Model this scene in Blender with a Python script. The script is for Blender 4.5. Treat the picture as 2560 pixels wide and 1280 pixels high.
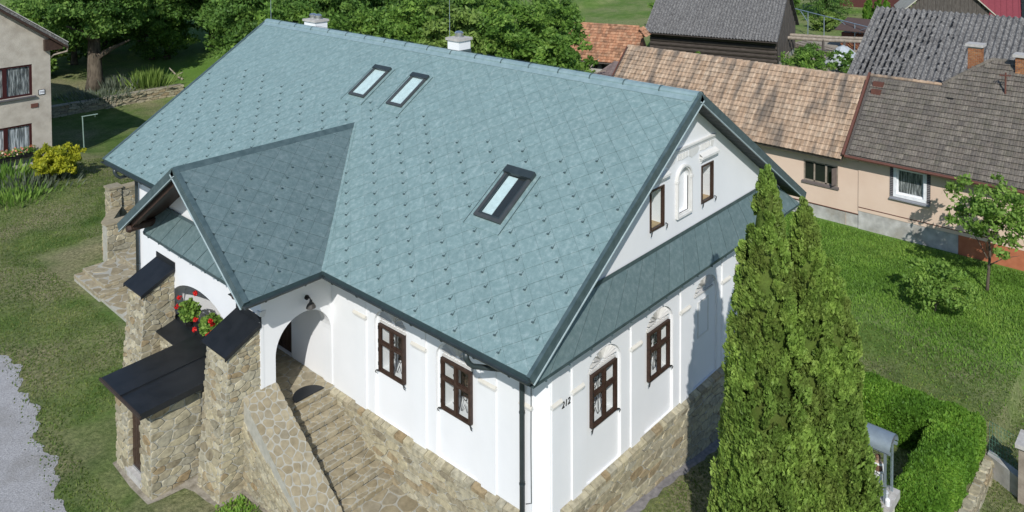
import bpy, math, random
import numpy as np
from mathutils import Vector, Matrix
from mathutils.geometry import tessellate_polygon

scene = bpy.context.scene
COL = scene.collection
for o in list(bpy.data.objects):
    bpy.data.objects.remove(o)

# ------------------------------------------------------------------ camera
CAM = Vector((-12.3462, -10.2938, 14.2649))
YAW, PITCH, ROLL, FPX = 0.83675, -0.03095, -0.00307, 2019.4
f_ = Vector((math.sin(YAW) * math.cos(PITCH), math.cos(YAW) * math.cos(PITCH), math.sin(PITCH)))
r_ = Vector((math.cos(YAW), -math.sin(YAW), 0))
u_ = r_.cross(f_)
rr_ = r_ * math.cos(ROLL) + u_ * math.sin(ROLL)
uu_ = -r_ * math.sin(ROLL) + u_ * math.cos(ROLL)
cd = bpy.data.cameras.new('camera')
cam = bpy.data.objects.new('camera', cd)
COL.objects.link(cam)
M = Matrix.Identity(4)
for i in range(3):
    M[i][0] = rr_[i]; M[i][1] = uu_[i]; M[i][2] = -f_[i]; M[i][3] = CAM[i]
cam.matrix_world = M
cd.sensor_width = 36
cd.lens = FPX / 2560 * 36
cd.shift_x = (1280 - 1275.14) / 2560
cd.shift_y = (-174.2 - 640) / 2560
cd.clip_start = 0.1
cd.clip_end = 2000
scene.camera = cam
scene.render.resolution_x, scene.render.resolution_y = 1024, 512

# ------------------------------------------------------------------ light
SUN = Vector((0.622, 0.488, -0.612)).normalized()      # the way the light travels
world = bpy.data.worlds.new('World')
scene.world = world
world.use_nodes = True
wn = world.node_tree.nodes
sky = wn.new('ShaderNodeTexSky')
sky.sky_type = 'NISHITA'
sky.sun_disc = False
sky.sun_elevation = math.asin(-SUN.z)
sky.sun_rotation = math.atan2(-SUN.x, -SUN.y)
sky.air_density = 1.0
sky.dust_density = 0.3
sky.ozone_density = 3.0
bg = wn['Background']
bg.inputs['Strength'].default_value = 0.125
world.node_tree.links.new(sky.outputs[0], bg.inputs['Color'])
sd = bpy.data.lights.new('sun', 'SUN')
sd.energy = 4.0
sd.angle = math.radians(0.5)
sd.color = (1.0, 0.975, 0.935)
sun = bpy.data.objects.new('sun', sd)
COL.objects.link(sun)
sun.rotation_euler = SUN.to_track_quat('-Z', 'Y').to_euler()
sun.location = (-30, -20, 40)
scene.view_settings.view_transform = 'Standard'
scene.view_settings.look = 'None'
scene.view_settings.gamma = 1
scene.view_settings.exposure = 0.09
scene.view_settings.use_curve_mapping = False

# ------------------------------------------------------------------ helpers
LOCAL = set()

def put(o, parent):
    COL.objects.link(o)
    if parent is not None:
        o.parent = parent
        if parent.type == 'EMPTY' and parent.name not in LOCAL:
            o.matrix_parent_inverse = Matrix.Translation(-Vector(parent.location))
    return o

def tag(o, label, cat, group=None, kind=None):
    if label: o['label'] = label
    if cat: o['category'] = cat
    if group: o['group'] = group
    if kind: o['kind'] = kind
    return o

def thing(name, loc, label, cat, group=None, rz=None):
    o = bpy.data.objects.new(name, None)
    COL.objects.link(o)
    o.location = loc
    o.empty_display_size = 0.2
    if rz is not None:
        o.rotation_euler = (0, 0, rz)
        LOCAL.add(o.name)
    return tag(o, label, cat, group)

def mk(name, verts, faces, mat, parent=None, smooth=False, mats=None, fm=None):
    me = bpy.data.meshes.new(name)
    me.from_pydata([tuple(v) for v in verts], [], faces)
    for m in (mats or [mat]):
        me.materials.append(m)
    if fm:
        me.polygons.foreach_set('material_index', fm)
    if smooth:
        me.polygons.foreach_set('use_smooth', [True] * len(me.polygons))
    me.update()
    return put(bpy.data.objects.new(name, me), parent)

class MB:
    def __init__(self):
        self.v = []; self.f = []
    def add(self, vs, fs):
        n = len(self.v)
        self.v += [Vector(v) for v in vs]
        self.f += [[i + n for i in f] for f in fs]
        return self
    def box(self, x0, x1, y0, y1, z0, z1):
        return self.add([(x0, y0, z0), (x1, y0, z0), (x1, y1, z0), (x0, y1, z0), (x0, y0, z1), (x1, y0, z1), (x1, y1, z1), (x0, y1, z1)],
                        [[3, 2, 1, 0], [4, 5, 6, 7], [0, 1, 5, 4], [1, 2, 6, 5], [2, 3, 7, 6], [3, 0, 4, 7]])
    def prism(self, poly, off):
        off = Vector(off); n = len(poly)
        vs = [Vector(p) for p in poly] + [Vector(p) + off for p in poly]
        fs = [list(range(n))[::-1], list(range(n, 2 * n))] + [[i, (i + 1) % n, n + (i + 1) % n, n + i] for i in range(n)]
        return self.add(vs, fs)
    def beam(self, a, b, w, h, up=(0, 0, 1)):
        a = Vector(a); b = Vector(b); d = (b - a).normalized()
        s = d.cross(Vector(up))
        if s.length < 1e-4: s = d.cross(Vector((1, 0, 0)))
        s.normalize(); t = s.cross(d).normalized()
        q = [a + s * sx * w / 2 + t * sy * h / 2 for sx, sy in ((-1, -1), (1, -1), (1, 1), (-1, 1))]
        return self.prism(q, b - a)
    def tube(self, pts, r, n=8, caps=True):
        pts = [Vector(p) for p in pts]
        rs = r if isinstance(r, (list, tuple)) else [r] * len(pts)
        base = len(self.v); prev = None
        for i, p in enumerate(pts):
            d = (pts[min(i + 1, len(pts) - 1)] - pts[max(i - 1, 0)]).normalized()
            if prev is None:
                s = d.cross(Vector((0, 0, 1)))
                if s.length < 1e-3: s = d.cross(Vector((1, 0, 0)))
            else:
                s = prev - d * prev.dot(d)
            s.normalize(); prev = s; t = d.cross(s)
            for k in range(n):
                a = 2 * math.pi * k / n
                self.v.append(p + (s * math.cos(a) + t * math.sin(a)) * rs[i])
        for i in range(len(pts) - 1):
            for k in range(n):
                a = base + i * n + k; b = base + i * n + (k + 1) % n
                self.f.append([a, b, b + n, a + n])
        if caps:
            self.f.append([base + k for k in range(n)][::-1])
            self.f.append([base + (len(pts) - 1) * n + k for k in range(n)])
        return self
    def lathe(self, c, prof, n=12):
        c = Vector(c); base = len(self.v)
        for r, z in prof:
            for k in range(n):
                a = 2 * math.pi * k / n
                self.v.append(c + Vector((r * math.cos(a), r * math.sin(a), z)))
        for i in range(len(prof) - 1):
            for k in range(n):
                a = base + i * n + k; b = base + i * n + (k + 1) % n
                self.f.append([a, b, b + n, a + n])
        self.f.append([base + k for k in range(n)][::-1])
        self.f.append([base + (len(prof) - 1) * n + k for k in range(n)])
        return self
    def obj(self, name, mat, parent=None, smooth=False):
        return mk(name, self.v, self.f, mat, parent, smooth)

def clip(poly, nx, ny, d):
    """keep the part of a 2D polygon where nx*x+ny*y <= d"""
    out = []
    for i in range(len(poly)):
        a = poly[i]; b = poly[(i + 1) % len(poly)]
        da = nx * a[0] + ny * a[1] - d; db = nx * b[0] + ny * b[1] - d
        if da <= 0: out.append(a)
        if (da < 0 < db) or (db < 0 < da):
            t = da / (da - db)
            out.append((a[0] + (b[0] - a[0]) * t, a[1] + (b[1] - a[1]) * t))
    return out

def clip_convex(poly, region):
    """region counter-clockwise convex"""
    for i in range(len(region)):
        a = region[i]; b = region[(i + 1) % len(region)]
        ex, ey = b[0] - a[0], b[1] - a[1]
        n = math.hypot(ex, ey); nx, ny = ey / n, -ex / n
        poly = clip(poly, nx, ny, nx * a[0] + ny * a[1])
        if len(poly) < 3: return []
    return poly

def area(p):
    return 0.5 * sum(p[i][0] * p[(i + 1) % len(p)][1] - p[(i + 1) % len(p)][0] * p[i][1] for i in range(len(p)))

# ------------------------------------------------------------------ materials
def _new(name):
    m = bpy.data.materials.new(name)
    m.use_nodes = True
    nt = m.node_tree
    b = nt.nodes['Principled BSDF']
    return m, nt, b

def S(r, g, b):
    return tuple(((c / 255) / 12.92 if c <= 10 else ((c / 255 + 0.055) / 1.055) ** 2.4) for c in (r, g, b))

def nz(nt, scale, detail=5, rough=0.55, vec=None, stretch=None):
    n = nt.nodes.new('ShaderNodeTexNoise')
    n.inputs['Scale'].default_value = scale
    n.inputs['Detail'].default_value = detail
    n.inputs['Roughness'].default_value = rough
    g = vec
    if g is None:
        g = nt.nodes.new('ShaderNodeNewGeometry').outputs['Position']
    if stretch:
        mp = nt.nodes.new('ShaderNodeVectorMath'); mp.operation = 'MULTIPLY'
        nt.links.new(g, mp.inputs[0]); mp.inputs[1].default_value = stretch
        g = mp.outputs[0]
    nt.links.new(g, n.inputs['Vector'])
    return n.outputs['Fac']

def ramp(nt, fac, stops):
    r = nt.nodes.new('ShaderNodeValToRGB')
    el = r.color_ramp.elements
    while len(el) < len(stops): el.new(0.5)
    for e, (p, c) in zip(el, stops):
        e.position = p; e.color = (c[0], c[1], c[2], 1)
    nt.links.new(fac, r.inputs[0])
    return r.outputs[0]

def mixc(nt, fac, a, b, mode='MIX'):
    m = nt.nodes.new('ShaderNodeMix'); m.data_type = 'RGBA'; m.blend_type = mode
    if isinstance(fac, (int, float)): m.inputs[0].default_value = fac
    else: nt.links.new(fac, m.inputs[0])
    for k, x in ((6, a), (7, b)):
        if isinstance(x, tuple): m.inputs[k].default_value = (x[0], x[1], x[2], 1)
        else: nt.links.new(x, m.inputs[k])
    return m.outputs[2]

def mth(nt, op, a, b=None):
    m = nt.nodes.new('ShaderNodeMath'); m.operation = op
    for k, x in ((0, a), (1, b)):
        if x is None: continue
        if isinstance(x, (int, float)): m.inputs[k].default_value = x
        else: nt.links.new(x, m.inputs[k])
    return m.outputs[0]

def rnd(nt):
    """a random number per object plus the mesh attribute 'tint' (for joined pieces)"""
    oi = nt.nodes.new('ShaderNodeObjectInfo')
    at = nt.nodes.new('ShaderNodeAttribute'); at.attribute_name = 'tint'
    return mth(nt, 'FRACT', mth(nt, 'ADD', oi.outputs['Random'], at.outputs['Fac']))

def bump(nt, b, h, strength, dist):
    n = nt.nodes.new('ShaderNodeBump')
    n.inputs['Strength'].default_value = strength
    n.inputs['Distance'].default_value = dist
    nt.links.new(h, n.inputs['Height'])
    nt.links.new(n.outputs[0], b.inputs['Normal'])

def mat(name, stops, scale=3.0, rough=0.7, detail=5, spec=0.3, metal=0.0, bmp=0.0, bscale=None, bdist=0.01, stretch=None,
        rand=None, mottle=None):
    """noise ramp; rand = list of colours picked per piece; mottle = (scale, colour, amount)"""
    m, nt, b = _new(name)
    fac = nz(nt, scale, detail, stretch=stretch)
    if rand:
        n = len(rand)
        base = ramp(nt, rnd(nt), [((i + 0.5) / n, c) for i, c in enumerate(rand)])
        var = ramp(nt, fac, stops)
        col = mixc(nt, 1.0, base, var, 'MULTIPLY')
    else:
        col = ramp(nt, fac, stops)
    if mottle:
        f2 = nz(nt, mottle[0], 4, stretch=mottle[3] if len(mottle) > 3 else None)
        f2 = ramp(nt, f2, [(0.48, (0, 0, 0)), (0.66, (mottle[2],) * 3)])
        col = mixc(nt, f2, col, mottle[1])
    nt.links.new(col, b.inputs['Base Color'])
    b.inputs['Roughness'].default_value = rough
    b.inputs['Specular IOR Level'].default_value = spec
    b.inputs['Metallic'].default_value = metal
    if bmp:
        bump(nt, b, nz(nt, bscale or scale * 4, 6, 0.65, stretch=stretch), bmp, bdist)
    return m

def leafmat(name, cols, rough=0.55, trans=0.42):
    m, nt, b = _new(name)
    at = nt.nodes.new('ShaderNodeAttribute'); at.attribute_name = 'tint'
    n = len(cols)
    col = ramp(nt, at.outputs['Fac'], [(i / (n - 1), c) for i, c in enumerate(cols)])
    big = nz(nt, 0.9, 3)
    col = mixc(nt, 1.0, col, ramp(nt, big, [(0.3, (0.72, 0.76, 0.70)), (0.7, (1.22, 1.18, 1.1))]), 'MULTIPLY')
    nt.links.new(col, b.inputs['Base Color'])
    b.inputs['Roughness'].default_value = rough
    b.inputs['Specular IOR Level'].default_value = 0.25
    tr = nt.nodes.new('ShaderNodeBsdfTranslucent')
    nt.links.new(col, tr.inputs['Color'])
    mx = nt.nodes.new('ShaderNodeMixShader'); mx.inputs[0].default_value = trans
    nt.links.new(b.outputs[0], mx.inputs[1]); nt.links.new(tr.outputs[0], mx.inputs[2])
    nt.links.new(mx.outputs[0], nt.nodes['Material Output'].inputs['Surface'])
    return m

def glassmat(name, tint=(0.9, 0.95, 0.95), refl=0.12, rough=0.02):
    m, nt, b = _new(name)
    nt.nodes.remove(b)
    tr = nt.nodes.new('ShaderNodeBsdfTransparent'); tr.inputs[0].default_value = (*tint, 1)
    gl = nt.nodes.new('ShaderNodeBsdfGlossy'); gl.inputs['Roughness'].default_value = rough
    lw = nt.nodes.new('ShaderNodeLayerWeight')
    fac = mth(nt, 'ADD', mth(nt, 'MULTIPLY', mth(nt, 'POWER', lw.outputs['Facing'], 5.0), 0.7), refl)
    mx = nt.nodes.new('ShaderNodeMixShader')
    nt.links.new(fac, mx.inputs[0]); nt.links.new(tr.outputs[0], mx.inputs[1]); nt.links.new(gl.outputs[0], mx.inputs[2])
    nt.links.new(mx.outputs[0], nt.nodes['Material Output'].inputs['Surface'])
    return m

def plain(name, c, rough=0.6, spec=0.3, metal=0.0):
    return mat(name, [(0.3, tuple(x * 0.88 for x in c)), (0.7, tuple(min(1, x * 1.08) for x in c))], 6.0, rough, 4, spec, metal)

MT = {}
MT['plaster'] = mat('white_plaster', [(0.3, (0.725, 0.73, 0.73)), (0.7, (0.775, 0.775, 0.775))], 0.9, 0.85, bmp=0.12, bscale=45, bdist=0.004)
MT['stucco'] = mat('white_stucco_relief', [(0.3, (0.60, 0.59, 0.56)), (0.7, (0.68, 0.67, 0.645))], 5, 0.85)
MT['fan'] = mat('cream_stucco_fan', [(0.3, (0.50, 0.485, 0.455)), (0.7, (0.60, 0.585, 0.555))], 7, 0.85)
MT['cornice'] = mat('cream_ledge', [(0.3, (0.56, 0.53, 0.46)), (0.7, (0.64, 0.61, 0.54))], 5, 0.85)

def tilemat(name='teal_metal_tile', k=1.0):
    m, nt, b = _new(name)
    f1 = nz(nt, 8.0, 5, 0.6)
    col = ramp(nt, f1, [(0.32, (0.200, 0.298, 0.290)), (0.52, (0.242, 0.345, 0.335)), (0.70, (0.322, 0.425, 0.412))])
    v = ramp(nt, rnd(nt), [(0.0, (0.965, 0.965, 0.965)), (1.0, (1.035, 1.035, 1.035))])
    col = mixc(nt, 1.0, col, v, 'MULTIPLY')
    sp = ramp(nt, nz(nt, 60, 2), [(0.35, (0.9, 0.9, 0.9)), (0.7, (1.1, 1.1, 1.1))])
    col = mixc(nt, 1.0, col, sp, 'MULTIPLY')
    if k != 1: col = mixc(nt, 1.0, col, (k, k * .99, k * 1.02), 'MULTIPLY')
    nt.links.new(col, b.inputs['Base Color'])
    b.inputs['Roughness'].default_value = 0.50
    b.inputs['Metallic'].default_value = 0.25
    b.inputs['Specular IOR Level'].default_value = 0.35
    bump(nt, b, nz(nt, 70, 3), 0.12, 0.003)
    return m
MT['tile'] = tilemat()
MT['tile_darker'] = tilemat('darker_teal_metal_tile', 0.60)      # darkened copy of the main tile colour, used on porch and skirt roofs
MT['deck'] = plain('dark_teal_underlay', (0.035, 0.06, 0.063), 0.7)
MT['trim'] = mat('teal_metal_trim', [(0.35, (0.050, 0.080, 0.085)), (0.65, (0.078, 0.115, 0.120))], 6, 0.45, spec=0.4)
MT['trim_light'] = plain('pale_metal_edge', (0.36, 0.44, 0.45), 0.4)
MT['gutter'] = mat('anthracite_gutter', [(0.3, (0.022, 0.032, 0.034)), (0.7, (0.035, 0.047, 0.05))], 4, 0.42, spec=0.5)
MT['soffit'] = mat('dark_brown_boards', [(0.3, (0.035, 0.026, 0.021)), (0.7, (0.06, 0.045, 0.036))], 9, 0.7, stretch=(1, 6, 1))
MT['soffit_grey'] = plain('grey_soffit_boards', (0.045, 0.055, 0.056), 0.6)
MT['blacksheet'] = mat('black_metal_sheet', [(0.3, (0.010, 0.012, 0.014)), (0.7, (0.018, 0.020, 0.023))], 3, 0.42, spec=0.35)
MT['brown'] = mat('dark_brown_wood', [(0.3, (0.030, 0.016, 0.011)), (0.7, (0.060, 0.034, 0.024))], 12, 0.5, spec=0.4)
MT['iron'] = plain('black_iron', (0.012, 0.012, 0.012), 0.5)
MT['sill'] = plain('tan_board', (0.42, 0.30, 0.17), 0.6)
MT['darkroom'] = plain('dark_room', (0.035, 0.032, 0.03), 0.9)
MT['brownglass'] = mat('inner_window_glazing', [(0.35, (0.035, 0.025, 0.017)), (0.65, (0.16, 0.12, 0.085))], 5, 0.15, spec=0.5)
MT['glass'] = glassmat('window_glass', (.98, .99, .99), refl=0.02)
MT['skyglass'] = glassmat('skylight_glass', refl=0.06)
MT['blind'] = plain('white_blind', (0.80, 0.82, 0.80), 0.7)
MT['skyframe'] = plain('grey_skylight_frame', (0.055, 0.06, 0.06), 0.4, 0.5)
MT['flash'] = mat('teal_flashing', [(0.35, (0.26, 0.365, 0.37)), (0.65, (0.33, 0.44, 0.445))], 5, 0.5, metal=.35)
MT['concrete'] = mat('pale_concrete', [(0.3, (0.36, 0.34, 0.31)), (0.7, (0.50, 0.48, 0.45))], 7, 0.9, bmp=0.3, bscale=40)
MT['steel'] = plain('bright_steel', (0.62, 0.64, 0.65), 0.28, 0.5, 0.9)
MT['galv'] = plain('galvanised_sheet', (0.30, 0.36, 0.40), 0.45, 0.5, 0.5)
STONE = [tuple(x * 1.04 for x in c) for c in [S(150, 142, 119), S(165, 158, 135), S(137, 131, 112), S(172, 166, 145), S(142, 124, 94), S(158, 151, 130), S(130, 121, 101), S(177, 170, 147), S(150, 146, 130), S(161, 152, 127), S(168, 160, 134)]]
MT['stone'] = mat('sandstone', [(0.28, (0.62, 0.60, 0.57)), (0.5, (0.98, 0.97, 0.95)), (0.72, (1.25, 1.22, 1.15))], 9, 0.9, rand=STONE, bmp=0.5, bscale=35, bdist=0.012)
FLAG = [tuple(x * .9 for x in c) for c in [S(158, 148, 124), S(168, 158, 134), S(148, 137, 112), S(170, 161, 138), S(163, 153, 129), S(154, 146, 126)]]
MT['flag'] = mat('sandstone_flag', [(0.28, (0.74, 0.72, 0.68)), (0.72, (1.15, 1.13, 1.1))], 7, 0.88, rand=FLAG, bmp=0.25, bscale=30, bdist=0.008)
MT['mortar'] = mat('pale_mortar', [(0.3, (0.315, 0.305, 0.255)), (0.7, (0.42, 0.405, 0.345))], 8, 0.95, bmp=0.5, bscale=50, bdist=0.01)
# ------------------------------------------------------------------ masonry
def stone_mesh(poly, to3, d, inset, name, mat_, parent, rng):
    """poly: 2D outline (ccw); to3(u,v,h) -> point; one stone with a softened edge"""
    pts = []
    n = len(poly)
    for i in range(n):                       # soften the corners
        a = poly[i - 1]; b = poly[i]; c = poly[(i + 1) % n]
        t = rng.uniform(0.14, 0.26)
        pts.append((b[0] + (a[0] - b[0]) * t, b[1] + (a[1] - b[1]) * t))
        pts.append((b[0] + (c[0] - b[0]) * t, b[1] + (c[1] - b[1]) * t))
    cx = sum(p[0] for p in pts) / len(pts); cy = sum(p[1] for p in pts) / len(pts)
    size = max(max(abs(p[0] - cx) for p in pts), max(abs(p[1] - cy) for p in pts), 0.02)
    k = max(0.55, 1 - inset / size)
    m = len(pts)
    tx, ty = rng.uniform(-0.05, 0.05), rng.uniform(-0.05, 0.05)
    vs = [to3(p[0], p[1], -0.012) for p in pts]
    vs += [to3(cx + (p[0] - cx) * k, cy + (p[1] - cy) * k, d + (p[0] - cx) * tx + (p[1] - cy) * ty) for p in pts]
    fs = [[i, (i + 1) % m, m + (i + 1) % m, m + i] for i in range(m)] + [list(range(m, 2 * m))]
    return mk(name, vs, fs, mat_, parent)

def rubble(parent, P00, P10, P11, P01, out, seed, rh=(0.10, 0.20), rl=(0.16, 0.46), gap=0.017, depth=(0.010, 0.042), cap=290, name='stone', mat_=None):
    """irregular rubble on a quad: flat, uneven cells laid in loose courses; out = outward direction"""
    rng = random.Random(seed)
    P00, P10, P11, P01 = map(Vector, (P00, P10, P11, P01)); out = Vector(out).normalized()
    Wd = max((P10 - P00).length, (P11 - P01).length); H = max((P01 - P00).length, (P11 - P10).length)
    def to3(u, v, h):
        s = u / Wd; t = v / H
        return (P00 * (1 - s) + P10 * s) * (1 - t) + (P01 * (1 - s) + P11 * s) * t + out * h
    mh = sum(rh) / 2; ml = sum(rl) / 2; asp = ml / mh
    seeds = []; v = -mh; row = 0
    while v < H + mh:
        h = rng.uniform(*rh); u = -ml + rng.uniform(0, ml)
        while u < Wd + ml:
            l = rng.uniform(rl[0], rl[1])
            if rng.random() > 0.10: seeds.append((u + l / 2, (v + h / 2 + rng.uniform(-.38, .38) * h) * asp))
            u += l
        v += h
    seeds.sort(key=lambda q: q[1])
    n = 0; ys = [q[1] for q in seeds]; R = 2.6 * ml
    import bisect
    for i, a in enumerate(seeds):
        if n >= cap: break
        k = 1.6 * ml
        poly = [(a[0] - k, a[1] - k), (a[0] + k, a[1] - k), (a[0] + k, a[1] + k), (a[0] - k, a[1] + k)]
        for b in seeds[bisect.bisect_left(ys, a[1] - R):bisect.bisect_right(ys, a[1] + R)]:
            dx, dy = b[0] - a[0], b[1] - a[1]
            if abs(dx) > R: continue
            L = math.hypot(dx, dy)
            if L < 1e-6: continue
            nx, ny = dx / L, dy / L
            g = gap / 2 * math.hypot(nx, ny * asp)
            poly = clip(poly, nx, ny, nx * (a[0] + b[0]) / 2 + ny * (a[1] + b[1]) / 2 - g)
            if len(poly) < 3: break
        if len(poly) < 3: continue
        poly = [(x, y / asp) for x, y in poly]
        poly = clip_convex(poly, [(0, 0), (Wd, 0), (Wd, H), (0, H)])
        if len(poly) < 3 or abs(area(poly)) < 0.003: continue
        d = rng.uniform(*depth)
        stone_mesh(poly, to3, d, 0.016, name, mat_ or MT['stone'], parent, rng); n += 1
    return n

def flags(parent, region, to3, size, seed, gap=0.028, h=(0.008, 0.016), name='flagstone', mat_=None, cap=200):
    """irregular flagstones (Voronoi cells) inside a convex 2D region (ccw)"""
    rng = random.Random(seed)
    x0 = min(p[0] for p in region); x1 = max(p[0] for p in region); y0 = min(p[1] for p in region); y1 = max(p[1] for p in region)
    seeds = []
    i = 0
    y = y0 - size
    while y < y1 + size * 1.01:
        x = x0 - size + (size * 0.5 if i % 2 else 0)
        while x < x1 + size * 1.01:
            seeds.append((x + rng.uniform(-0.42, 0.42) * size, y + rng.uniform(-0.42, 0.42) * size)); x += size
        y += size * 0.9; i += 1
    n = 0
    for a in seeds:
        poly = [(a[0] - 2 * size, a[1] - 2 * size), (a[0] + 2 * size, a[1] - 2 * size), (a[0] + 2 * size, a[1] + 2 * size), (a[0] - 2 * size, a[1] + 2 * size)]
        for b in seeds:
            dx, dy = b[0] - a[0], b[1] - a[1]; L = math.hypot(dx, dy)
            if L < 1e-6 or L > 3.2 * size: continue
            nx, ny = dx / L, dy / L
            poly = clip(poly, nx, ny, nx * (a[0] + b[0]) / 2 + ny * (a[1] + b[1]) / 2 - gap / 2)
            if len(poly) < 3: break
        if len(poly) < 3: continue
        poly = clip_convex(poly, region)
        if len(poly) < 3 or abs(area(poly)) < 0.004: continue
        if n < cap:
            stone_mesh(poly, to3, rng.uniform(*h), 0.012, name, mat_ or MT['flag'], parent, rng); n += 1

# ------------------------------------------------------------------ walls with recesses
def arch_loop(u0, u1, v0, vs, rise, n=14):
    c = (u0 + u1) / 2; r = (u1 - u0) / 2
    return [(u0, v0), (u1, v0)] + [(c + r * math.cos(math.pi * i / n), vs + rise * math.sin(math.pi * i / n)) for i in range(n + 1)]

def rect(u0, u1, v0, v1):
    return [(u0, v0), (u1, v0), (u1, v1), (u0, v1)]

def panel(mb, mp, outer, holes, d):
    loops = [[Vector((u, v, 0)) for u, v in l] for l in [outer] + holes]
    flat = [p for l in loops for p in l]
    tris = tessellate_polygon(loops)
    mb.add([mp(p.x, p.y, d) for p in flat], [list(t) for t in tris])

def reveal(mb, mp, loop, d0, d1):
    n = len(loop)
    mb.add([mp(u, v, d0) for u, v in loop] + [mp(u, v, d1) for u, v in loop], [[i, (i + 1) % n, n + (i + 1) % n, n + i] for i in range(n)])

# ================================================================== THE WHITE HOUSE
W, LW = 11.16, 18.9
EA, EB, HE, HR, LR = 0.955, 0.467, 5.327, 9.561, 19.384
XR = W / 2
KK = (HR - HE) / (XR + EA)
TH = math.atan(KK); CT, ST = math.cos(TH), math.sin(TH)
SL = (XR + EA) / CT
PX, PY0, PY1 = -2.07, 7.174, 12.35
DY, DZ, DE, DEZ, DV = 9.60, 7.62, 6.22, 5.31, -3.02
KD = (DZ - DEZ) / (DY - DE)
TD = math.atan(KD); CD, SD = math.cos(TD), math.sin(TD)
SLD = (DY - DE) / CD
ZP = 1.6
ZL = 1.70

house = thing('village_house', (XR, 9, 0), 'white plastered house with a teal diamond-tiled gable roof and stone plinth', 'house')

def roofpt(s, y, off=0.0):
    return Vector((-EA + s * CT - ST * off, y, HE + s * ST + CT * off))
def dormpt(x, s, off=0.0):
    return Vector((x, DE + s * CD - SD * off, DEZ + s * SD + CD * off))

# ---- main walls
FM = lambda u, v, d: Vector((d, u, v))
GM = lambda u, v, d: Vector((u, d, v))
fwin = [(4.289, 5.231), (2.047, 2.99)]
gwin = [(1.676, 2.616), (3.977, 4.911), (8.545, 9.485)]
WZ0, WZ1 = 2.82, 4.01
RD = 0.075
def lower_wall(name, mp, u0, u1, wins, blind, top, extra=()):
    mb = MB()
    rec = [arch_loop(a - 0.19, b + 0.19, ZP + 0.02, 3.93, 0.52) for a, b in list(wins) + list(blind)]
    panel(mb, mp, [(u0, 0.0), (u1, 0.0), (u1, top), (u0, top)], rec + list(extra), 0)
    for i, l in enumerate(rec):
        reveal(mb, mp, l, 0, RD)
        if i < len(wins):
            a, b = wins[i]
            h = rect(a + .03, b - .03, WZ0 + .03, WZ1 - .03)
            panel(mb, mp, l, [h], RD)
            reveal(mb, mp, h, RD, 0.62)
        else:
            panel(mb, mp, l, [], RD)
    for e in extra:
        reveal(mb, mp, e, 0, 0.25)
    return mb
door_hole = rect(9.1, 10.35, ZL, 3.75)
fw = lower_wall('front_wall', FM, 0.24, LW, fwin, [], 5.72, [door_hole]).obj('front_wall', MT['plaster'], house)
gw = lower_wall('gable_wall', GM, 0.24, W, gwin, [(6.27, 7.21)], 5.6).obj('gable_wall', MT['plaster'], house)
mb = MB(); mb.add([(0, .24, 0), (.24, 0, 0), (.24, 0, 5.3), (0, .24, 5.3)], [[0, 1, 2, 3]]); mb.obj('corner_wall', MT['plaster'], house)
MB().add([(W, 0, 0), (W, LW, 0), (W, LW, 5.6), (W, 0, 5.6), (0, LW, 0), (0, LW, 5.6), (XR, LW, HR - 0.1)], [[0, 1, 2, 3], [1, 4, 5, 6, 2]]).obj('rear_wall', MT['plaster'], house)

# upper gable wall with windows and niche
uwin = [(3.988, 4.622), (6.467, 7.098)]
UZ0, UZ1 = 6.452, 7.458
mb = MB()
niche = arch_loop(5.27, 5.80, 6.52, 7.38, 0.265)
uh = [rect(a + .02, b - .02, UZ0 + .02, UZ1 - .02) for a, b in uwin]
tri = [(-0.2, 5.3), (W + 0.2, 5.3), (W + 0.2, HE + KK * 0.755 - 0.02), (XR, HR - 0.06), (-0.2, HE + KK * 0.755 - 0.02)]
panel(mb, GM, tri, uh + [niche], -0.006)
for h in uh: reveal(mb, GM, h, -0.006, 0.42)
n = len(niche)
reveal(mb, GM, niche, -0.006, 0.10)
panel(mb, GM, niche, [], 0.10)
ug = mb.obj('upper_gable_wall', MT['plaster'], house)
# niche frame: a moulded arch surround
def surround(mb, mp, u0, u1, v0, vs, rise, w, d0, d1):
    a = arch_loop(u0, u1, v0, vs, rise, 16); b = arch_loop(u0 - w, u1 + w, v0 - w, vs, rise + w, 16)
    n = len(a)
    vv = [mp(u, v, d0) for u, v in a] + [mp(u, v, d1) for u, v in a] + [mp(u, v, d1) for u, v in b] + [mp(u, v, d0) for u, v in b]
    fs = []
    for i in range(n):
        j = (i + 1) % n
        for k in range(3):
            fs.append([k * n + i, k * n + j, (k + 1) * n + j, (k + 1) * n + i])
    mb.add(vv, fs)
mb = MB(); surround(mb, GM, 5.27, 5.80, 6.52, 7.38, 0.265, 0.075, 0.02, -0.05)
surround(mb, GM, 5.22, 5.85, 6.48, 7.38, 0.30, 0.05, 0.0, -0.085)
mb.box(5.15, 5.24, -0.10, 0, 7.33, 7.40); mb.box(5.83, 5.92, -0.10, 0, 7.33, 7.40)
mb.obj('niche_surround', MT['stucco'], house)
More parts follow.
